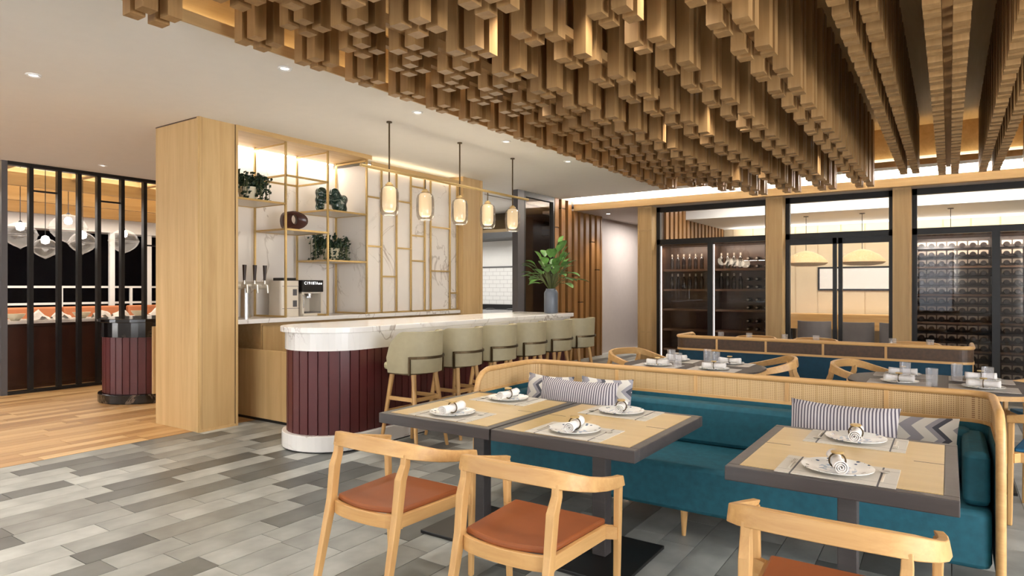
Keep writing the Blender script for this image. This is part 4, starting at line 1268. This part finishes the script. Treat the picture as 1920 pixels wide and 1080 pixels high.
for z in RZS:
    for k in range(3):
        zz = z + .072 + k * .145
        m = MB(); m.cyl((-1.01, -.12, zz - .043), (1.01, -.12, zz - .043), .005, .005, 6); m.cyl((-1.01, .1, zz - .043), (1.01, .1, zz - .043), .005, .005, 6)
        m.build('bottle_rail', 'black', rack)
        for c in range(14):
            x = -.95 + c * .138 + (.012 if c > 6 else 0)
            if abs(x) < .05 or x > .62: continue
            co = bpy.data.objects.new('cradle', cradle); COL.objects.link(co); co.parent = rack; co.location = (x, -.17, zz)
            lay_bottle((.57 + x, 12.58, zz), 'dark wine bottle lying base outward in the tall rack', 'bottles lying in the wine rack', False)
bm2 = None

area('rack_fill', (.57, 12.46, 2.3), (math.radians(28), 0, 0), 2.0, .08, 13, (1, .94, .86))  # added to brighten the bottle ends, no fixture seen
area('cabinet_fill', (-3.765, 12.46, 2.3), (math.radians(28), 0, 0), 1.9, .06, 10, (1, .9, .78))  # likewise added, brightens the inside of the wine cabinet
# private dining room behind the glazing
struct(B(-4.9, -4.84, 12.5, YF, 0, 3.4).build('wall_private_left', 'darkwood'))
for k in range(16):
    y = 12.75 + k * .26
    B(-4.84, -4.80, y, y + .15, 0, 3.2).build('slat', 'slatwall', COL.objects['wall_private_left'])
m = MB(); m.box(-4.84, XR, 14.0, YF, 3.0, 3.06); m.box(-4.84, XR, 13.95, 14.0, 3.0, 3.2); m.box(-4.84, XR, 12.5, YF, 3.42, 3.5); m.box(-4.84, XR, 12.42, 12.5, 3.1, 3.5)
struct(m.build('ceiling_private', 'white'))
struct(B(-4.8, XR - .05, 13.98, 14.02, 3.21, 3.24).build('trim_7', 'leds'))
area('private_room_cove', (-1, 13.2, 3.38), (0, 0, 0), 6, .3, 70, (1, .95, .88))
area('private_far_cove', (-1, 16.7, 2.75), (PI, 0, 0), 7, .15, 22, (1, .96, .9))
area('private_room_ceiling', (-1, 15.6, 2.97), (0, 0, 0), 6, .6, 45, (1, .95, .86))
wf = COL.objects['wall_far']
for k in range(18):
    x = -4.6 + k * .5
    B(x, x + .47, YF - .02, YF, .0, 3.0).build('wall_board', 'beige', wf)
fr = thing('framed_picture', 'wide white picture in thin black frame on the beige wall', 'picture', (-1.75, YF - .035, 1.72))
B(-.82, .82, -.012, .012, -.24, .24).build('canvas', 'white', fr)
m = MB(); m.box(-.86, .86, -.015, .015, .24, .28); m.box(-.86, .86, -.015, .015, -.28, -.24); m.box(-.86, -.82, -.015, .015, -.24, .24); m.box(.82, .86, -.015, .015, -.24, .24); m.build('frame', 'black', fr)
rl = None
for i, (x, nm) in enumerate(((-2.49, 'nearer the wine cabinet'), (-1.45, 'in the middle of the glass doors'), (.02, 'behind the bottle wall'))):
    t = thing('rattan_pendant', 'wide woven rattan pendant lamp in the private room ' + nm, 'pendant light', (x, 14.7, 3.0), 0, 'rattan pendants in the private room')
    MB().lathe([(0, 0), (.05, 0), (.05, -.015), (0, -.02)], 14).build('canopy', 'grey', t)
    MB().cyl((0, 0, 0), (0, 0, -.72), .006, .006, 6).build('cord', 'black', t)
    MB().lathe([(.03, -.72), (.14, -.75), (.3, -.83), (.41, -.94), (.42, -.98), (.36, -1.02), (.2, -1.045), (.2, -1.035), (.35, -1.008), (.405, -.975), (.395, -.945), (.29, -.845), (.13, -.765), (.03, -.735)], 30).build('shade', 'rattan', t, 0, True)
sb = thing('sideboard', 'long oak sideboard against the beige far wall', 'sideboard', (-1.6, 16.6, 0))
B(-1.6, 1.6, -.25, .3, .55, .9).build('body', 'oak_x', sb, .005)
for s in (-1, 1): B(s * 1.5 - .03, s * 1.5 + .03, -.2, .2, 0, .55).build('leg', 'black', sb)
for i, (x, nm) in enumerate(((-2.25, 'by the wine cabinet'), (-1.5, 'by the door centre'), (-.8, 'by the bottle wall'))):
    t = thing('tub_chair', 'grey upholstered tub chair in the private room ' + nm, 'chair', (x, 14.2, 0), 0, 'grey chairs in the private room')
    MB().prism(rrect(-.28, .28, -.26, .26, .1, 5), .34, .47).build('seat', 'greyfab', t, .02, True)
    vs = []; fs = []
    for q, r in enumerate((.31, .26)):
        for k in range(13):
            a = PI + PI * k / 12
            for z in (.36, .84): vs.append((r * math.cos(a), r * math.sin(a) * .95, z))
    for q in (0, 26):
        for k in range(12): fs.append((q + 2 * k, q + 2 * k + 1, q + 2 * k + 3, q + 2 * k + 2))
    for k in range(12): fs += [(2 * k + 1, 2 * k + 3, 26 + 2 * k + 3, 26 + 2 * k + 1), (2 * k, 2 * k + 2, 26 + 2 * k + 2, 26 + 2 * k)]
    fs += [(0, 1, 27, 26), (24, 25, 51, 50)]
    MB().add(vs, fs).build('backrest', 'greyfab', t, 0, True)
    for sx in (-1, 1):
        for sy in (-1, 1): MB().cyl((sx * .2, sy * .18, .34), (sx * .24, sy * .22, 0), .018, .012, 8).build('leg', 'black', t)

# ================================================================== KITCHEN OPENING, GLASS, SLAT WALL, CORRIDOR
struct(B(X0 - .12, X0, 9.74, 9.95, 0, ZC).build('wall_kitchen_post', 'grey'), 'grey metal post beside the kitchen opening', 'post')
struct(B(-10.2, -10.1, 7.9, 13.0, 0, ZC).build('wall_kitchen', 'tilewhite'))
k0 = COL.objects['wall_kitchen']
B(-10.1, -10.09, 8.5, 13.0, 1.82, 2.5).build('plain_panel', 'white', k0); B(-10.1, -10.07, 8.5, 13.0, 1.79, 1.82).build('dado', 'grey', k0)
ke = struct(B(-10.2, X0 - .12, 13.0, 13.1, 0, ZC).build('wall_kitchen_end', 'tilewhite_x'))
B(-10.1, X0 - .12, 12.985, 13.0, 2.03, 2.9).build('plain_panel', 'white', ke); B(-10.1, X0 - .12, 12.97, 13.0, 2.0, 2.03).build('dado', 'grey', ke)
struct(B(-10.2, -7.36, 8.06, 8.16, 0, ZC).build('wall_kitchen_near', 'white'))
hd = thing('extractor_hood', 'dark curved extractor hood above the kitchen opening', 'extractor hood', (-8.7, 12.6, 2.65))
m = MB(); m.add([(-1.5, -.45, .13), (1.9, -.45, .13), (1.9, .38, .13), (-1.5, .38, .13), (-1.5, -.45, .2), (1.9, -.45, .2), (-1.5, -.3, .42), (1.9, -.3, .42), (-1.5, .0, .62), (1.9, .0, .62), (-1.5, .38, .62), (1.9, .38, .62)],
                [(0, 3, 2, 1), (0, 1, 5, 4), (4, 5, 7, 6), (6, 7, 9, 8), (8, 9, 11, 10), (3, 10, 11, 2), (0, 4, 6, 8, 10, 3), (1, 2, 11, 9, 7, 5)])
m.build('hood_body', 'bronze', hd); B(-1.52, 1.92, -.47, .38, 0, .13).build('lip', 'black', hd)
area('kitchen_fill', (-8.9, 10.6, 3.2), (math.radians(18), 0, 0), 2.4, 1.6, 62, (1, .98, .94))  # added overhead out of view to brighten the kitchen
ck = thing('cooking_line', 'steel kitchen counter with hob seen through the opening', 'kitchen counter', (-8.8, 12.6, 0))
B(-1.25, 1.25, -.4, .38, 0, .95).build('body', 'steel', ck); B(-1.2, 1.2, -.38, .3, .95, .99).build('hob', 'steel', ck); B(-1.25, 1.25, .3, .38, .99, 1.1).build('splashback', 'black', ck)
for k in range(4): MB().lathe([(0, .0), (.1, 0), (.11, .02), (.06, .03), (0, .03)], 14, (-.9 + k * .6, -.05, .99)).build('burner', 'black', ck)
ps = thing('kitchen_pass', 'low white tiled pass counter below the kitchen opening', 'counter', (-6.6, 9.2, 0))
B(-.15, .14, -.53, .53, 0, .95).build('body', 'tilewhite', ps); B(-.2, .15, -.535, .535, .95, 1.0).build('pass_top', 'marble', ps)
# dark glazed strip
m = MB(); m.box(X0 - .08, X0, 9.95, 10.0, 0, ZC); m.box(X0 - .08, X0, 11.0, 11.05, 0, ZC); m.box(X0 - .08, X0, 10.0, 11.0, ZC - .1, ZC); m.box(X0 - .08, X0, 10.0, 11.0, 0, .08)
w = struct(m.build('window_9', 'black')); B(X0 - .05, X0 - .042, 10.0, 11.0, .08, ZC - .1).build('pane', 'glass_dark', w)
struct(B(-7.5, -7.4, 11.3, 13.0, 0, ZC).build('wall_dark_store', 'darkwood'))
# slat wall
sw = struct(B(X0 - .12, X0 - .08, 11.05, 13.13, 0, 3.1).build('wall_slatted', 'darkbrown'), 'oak slat wall beside the corridor', 'wall')
B(X0 - .12, X0 - .08, 11.05, 11.87, 3.1, ZC).build('upper_panel', 'darkbrown', sw)
ys = [11.07, 11.33, 11.60, 11.86, 12.12, 12.38, 12.64, 12.90]
for k, y in enumerate(ys):
    tp = ZC if y < 11.7 else 3.1
    zj = [2.7, 3.1, 1.0, 1.75, 1.2, .8, 2.5, 1.9][k]
    sl = B(X0 - .08, X0, y, y + .15, 0, min(zj, tp) - .01).build('slat', 'slatwall', sw, .004)
    if zj < tp - .02:
        B(X0 - .08, X0, y, y + .15, zj + .01, tp).build('slat', 'slatwall', sw, .004)
        B(X0 - .07, X0 - .012, y + .01, y + .14, zj - .01, zj + .01).build('joint_pin', 'bronze', sw)
# corridor
struct(B(-6.72, -6.62, 13.13, 17, 0, 3.1).build('wall_corridor', 'lilac'))
struct(B(-6.62, -6.60, 13.42, 14.6, 0, 3.05).build('door_1', 'lilac'))
struct(B(X0 - .12, X0, 13.10, 13.16, 0, 3.1).build('trim_8', 'slatwall'))
spot('soffit_spot_lamp', (-6.1, 12.75, 3.08), 40, (1, .86, .62), 80, .5, .05)
struct(MB().lathe([(0, -.006), (.04, -.006), (.045, 0)], 16, (-6.1, 12.75, 3.1)).build('trim_12', 'spotlens'))
area('corridor_light', (-5.7, 14.5, 3.05), (0, 0, 0), .6, 1.6, 30, (1, .93, .88))

# ================================================================== LEFT GLAZED PARTITION + ROOM BEYOND
XP = -10.95
m = MB(); m.box(XP - .05, XP + .05, 3.49, 3.56, 0, ZC)
pw = struct(m.build('wall_partition', 'grey'), 'black framed glazed partition on the wood floor', 'partition')
ms = [3.848, 4.205, 4.472, 4.742, 5.09, 5.438, 5.8, 6.15, 6.5, 6.9]
for y in ms: B(XP - .04, XP + .04, y - .027, y + .027, 0, ZC - .04).build('mullion', 'black', pw)
m = MB(); m.box(XP - .06, XP + .06, 3.56, 8.7, ZC - .05, ZC); m.box(XP - .06, XP + .06, 3.56, 8.7, 0, .04)
m.build('frame_rail', 'black', pw)
es = [3.56] + ms
tb = {1: 2.9, 4: 2.85, 6: 2.2}
for i, (a, b) in enumerate(zip(es, es[1:])):
    B(XP - .006, XP + .006, a + .02, b - .02, .04, ZC - .05).build('pane', 'doorglass', pw)
    if i in tb: B(XP - .02, XP + .02, a + .03, b - .03, tb[i] - .012, tb[i] + .012).build('glazing_bar', 'black', pw)
struct(B(-10.97, -10.9, 8.06, 8.7, 0, ZC).build('wall_partition_end', 'white'))
struct(B(XL, -10.9, 8.7, 8.8, 0, ZC + .8).build('wall_lounge_end', 'white'))
struct(B(XL, -10.97, YB, 8.8, 4.0, 4.1).build('ceiling_lounge', 'white'))
struct(B(-11.02, -10.97, YB, 8.8, ZC + .12, 4.0).build('wall_lounge_upstand', 'white'))
cf = thing('coffered_ceiling', 'layered oak coffer beams over the lounge behind the partition', 'ceiling feature', (-13.2, 4.5, 3.0))
for k, x in enumerate((-2.0, -1.0, 0, 1.0)): B(x - .05, x + .05, -5, 4.1, .0 + .12 * (k % 2), .28 + .12 * (k % 2)).build('beam', 'panel_y', cf)
for k, y in enumerate((-4, -2.9, -1.8, -.7, .4, 1.5, 2.6, 3.7)): B(-2.2, 2.2, y - .05, y + .05, .3, .5).build('cross_beam', 'panel_x', cf)
B(-2.25, 2.25, -5.0, 4.1, .75, .8).build('backing', 'beige', cf)
struct(B(-15.9, -15.35, -2, 8.7, 2.72, 4.0).build('wall_bulkhead', 'white'))
area('lounge_light', (-13.2, 4.5, 3.32), (PI, 0, 0), 3.6, 7, 130, (1, .94, .82))
area('lounge_down', (-13.6, 5.0, 2.98), (0, 0, 0), 2.5, 5, 70, (1, .95, .88))
gl = thing('balcony_railing', 'white metal railing outside the dark lounge windows', 'railing', (-15.5, 5.5, 0))
B(-.02, .02, -3.5, 3.2, 1.5, 1.545).build('top_rail', 'white', gl); B(-.02, .02, -3.5, 3.2, 1.15, 1.195).build('lower_rail', 'white', gl)
for y in (-2.6, -.9, .5, 1.9): B(-.025, .025, y - .025, y + .025, 0, 1.5).build('post', 'white', gl)
for y in (6.95, 7.75): struct(B(-15.45, -15.37, y - .05, y + .05, 0, 2.72).build('trim_9' if y < 7 else 'trim_10', 'white'))
g0 = None
GN = ['beside the partition end post', 'hanging lowest of the lounge cluster', 'hanging highest and largest in the lounge cluster', 'tucked behind the largest lamp of the cluster', 'apart from the cluster, toward the column']
for i, (X_, y, z, r) in enumerate(((-12.5, 4.253, 2.366, .245), (-11.9, 4.384, 2.135, .187), (-12.7, 5.024, 2.539, .29), (-12.0, 4.96, 2.257, .21), (-12.4, 5.797, 2.35, .248))):
    t = thing('globe_pendant', 'ribbed clear glass globe pendant ' + GN[i], 'pendant light', (X_, y, z), 0, 'glass globe pendants in the lounge')
    pr = [(.03, .92), (.3, .86), (.62, .68), (.86, .4), (.98, .1), (1, 0), (.985, -.04), (.9, -.3), (.68, -.58), (.38, -.8), (.14, -.92), (.05, -.98), (.0, -1.08)]
    MB().lathe([(a * r, b * r * .92) for a, b in pr], 28).build('globe', 'globe', t, 0, 'all')
    MB().tube([(r * 1.004 * math.cos(a), r * 1.004 * math.sin(a), 0) for a in [2 * PI * k / 28 for k in range(28)]], .006, 5, True).build('seam_ring', 'globe', t)
    MB().lathe([(0, .1), (.045, .08), (.062, .03), (.05, -.02), (0, -.04)], 14, (0, 0, .1)).build('bulb', 'bulb', t, 0, True)
    MB().cyl((0, 0, r * .83), (0, 0, r * .92), .03, .02, 12).build('cap', 'black', t); MB().cyl((0, 0, r * .9), (0, 0, 3.75 - z), .006, .006, 6).build('cord', 'black', t)
ct = thing('service_counter', 'dark brown panelled service counter behind the partition glass', 'counter', (-11.75, 5.6, 0))
B(-.35, .35, -2.2, 2.4, 0, .97).build('body', 'darkbrown', ct); B(-.4, .4, -2.25, 2.45, .97, 1.01).build('counter_top', 'marble_wall', ct)
for k in range(5): B(.35, .365, -2.15 + k * .92, -1.27 + k * .92, .06, .93).build('panel', 'darkbrown', ct, .003)
rr = random.Random(9)
for k in range(9):
    y = 3.6 + k * .3
    if k % 3 == 1:
        tag(MB().lathe([(0, 0), (.05, 0), (.1, .05), (.13, .1), (.125, .1), (.09, .05), (0, .02)], 18).build('bowl', 'pot', None, 0, True, (-11.65, y, 1.01)), 'cream ceramic bowl on the service counter behind the partition', 'bowl', 'bowls on the service counter')
    else:
        m = MB(); vs = []; fs = []
        for i in range(7):
            for j in range(7):
                u, v = i / 6 - .5, j / 6 - .5
                vs.append((u * .26, v * .26, max(0, .14 * (1 - (abs(u) + abs(v)) * 1.25) + .02 * math.sin(9 * u + 7 * v + k)) ))
        for i in range(6):
            for j in range(6): a = i * 7 + j; fs.append((a, a + 1, a + 8, a + 7))
        o = m.add(vs, fs).build('folded_cloth', 'napkin', None, 0, 'all', (-11.65, y, 1.012)); tag(o, 'crumpled white cloth on the service counter behind the partition', 'cloth', 'cloths on the service counter')
for k in range(4):
    y = 3.9 + k * 1.25
    t = thing('lounge_seat', 'terracotta lounge bench below the dark lounge windows', 'bench', (-14.7, y, 0), 0, 'terracotta benches in the lounge')
    B(-.3, .3, -.55, .55, .15, .5).build('seat', 'orange', t, .03); B(-.35, -.2, -.58, .58, .15, 1.12).build('backrest', 'orange', t, .03); B(-.3, .28, -.5, .5, 0, .15).build('plinth', 'black', t)

# host desk
HX, HY = -9.12, 4.55
dk = thing('host_desk', 'rounded oxblood fluted desk with black marble top and base', 'host desk', (HX, HY, 0))


def dout(r): return [(x, y) for x, y in [(r, 1.2), (-r, 1.2)] + [(r * math.cos(PI + PI * i / 20), r * math.sin(PI + PI * i / 20)) for i in range(21)]]


MB().prism(dout(.56), 0, .12).build('plinth', 'blackmarble', dk, .01); MB().prism(dout(.49), .12, .86).build('core', 'red', dk)
MB().prism(dout(.53), .86, 1.05).build('collar', 'blackmarble', dk); MB().prism(dout(.57), 1.05, 1.1).build('desk_top', 'blackmarble', dk, .008)
r_ = .497
flutes(dk, (0, 0), [(-r_, 1.15)] + [(r_ * math.cos(PI + PI * i / 40), r_ * math.sin(PI + PI * i / 40)) for i in range(41)] + [(r_, 1.15)], .092, .125, .858, 'red', .022)
B(.53, .57, -.19, 1.15, .125, 1.0).build('side_panel', 'panel_z', dk, .004)
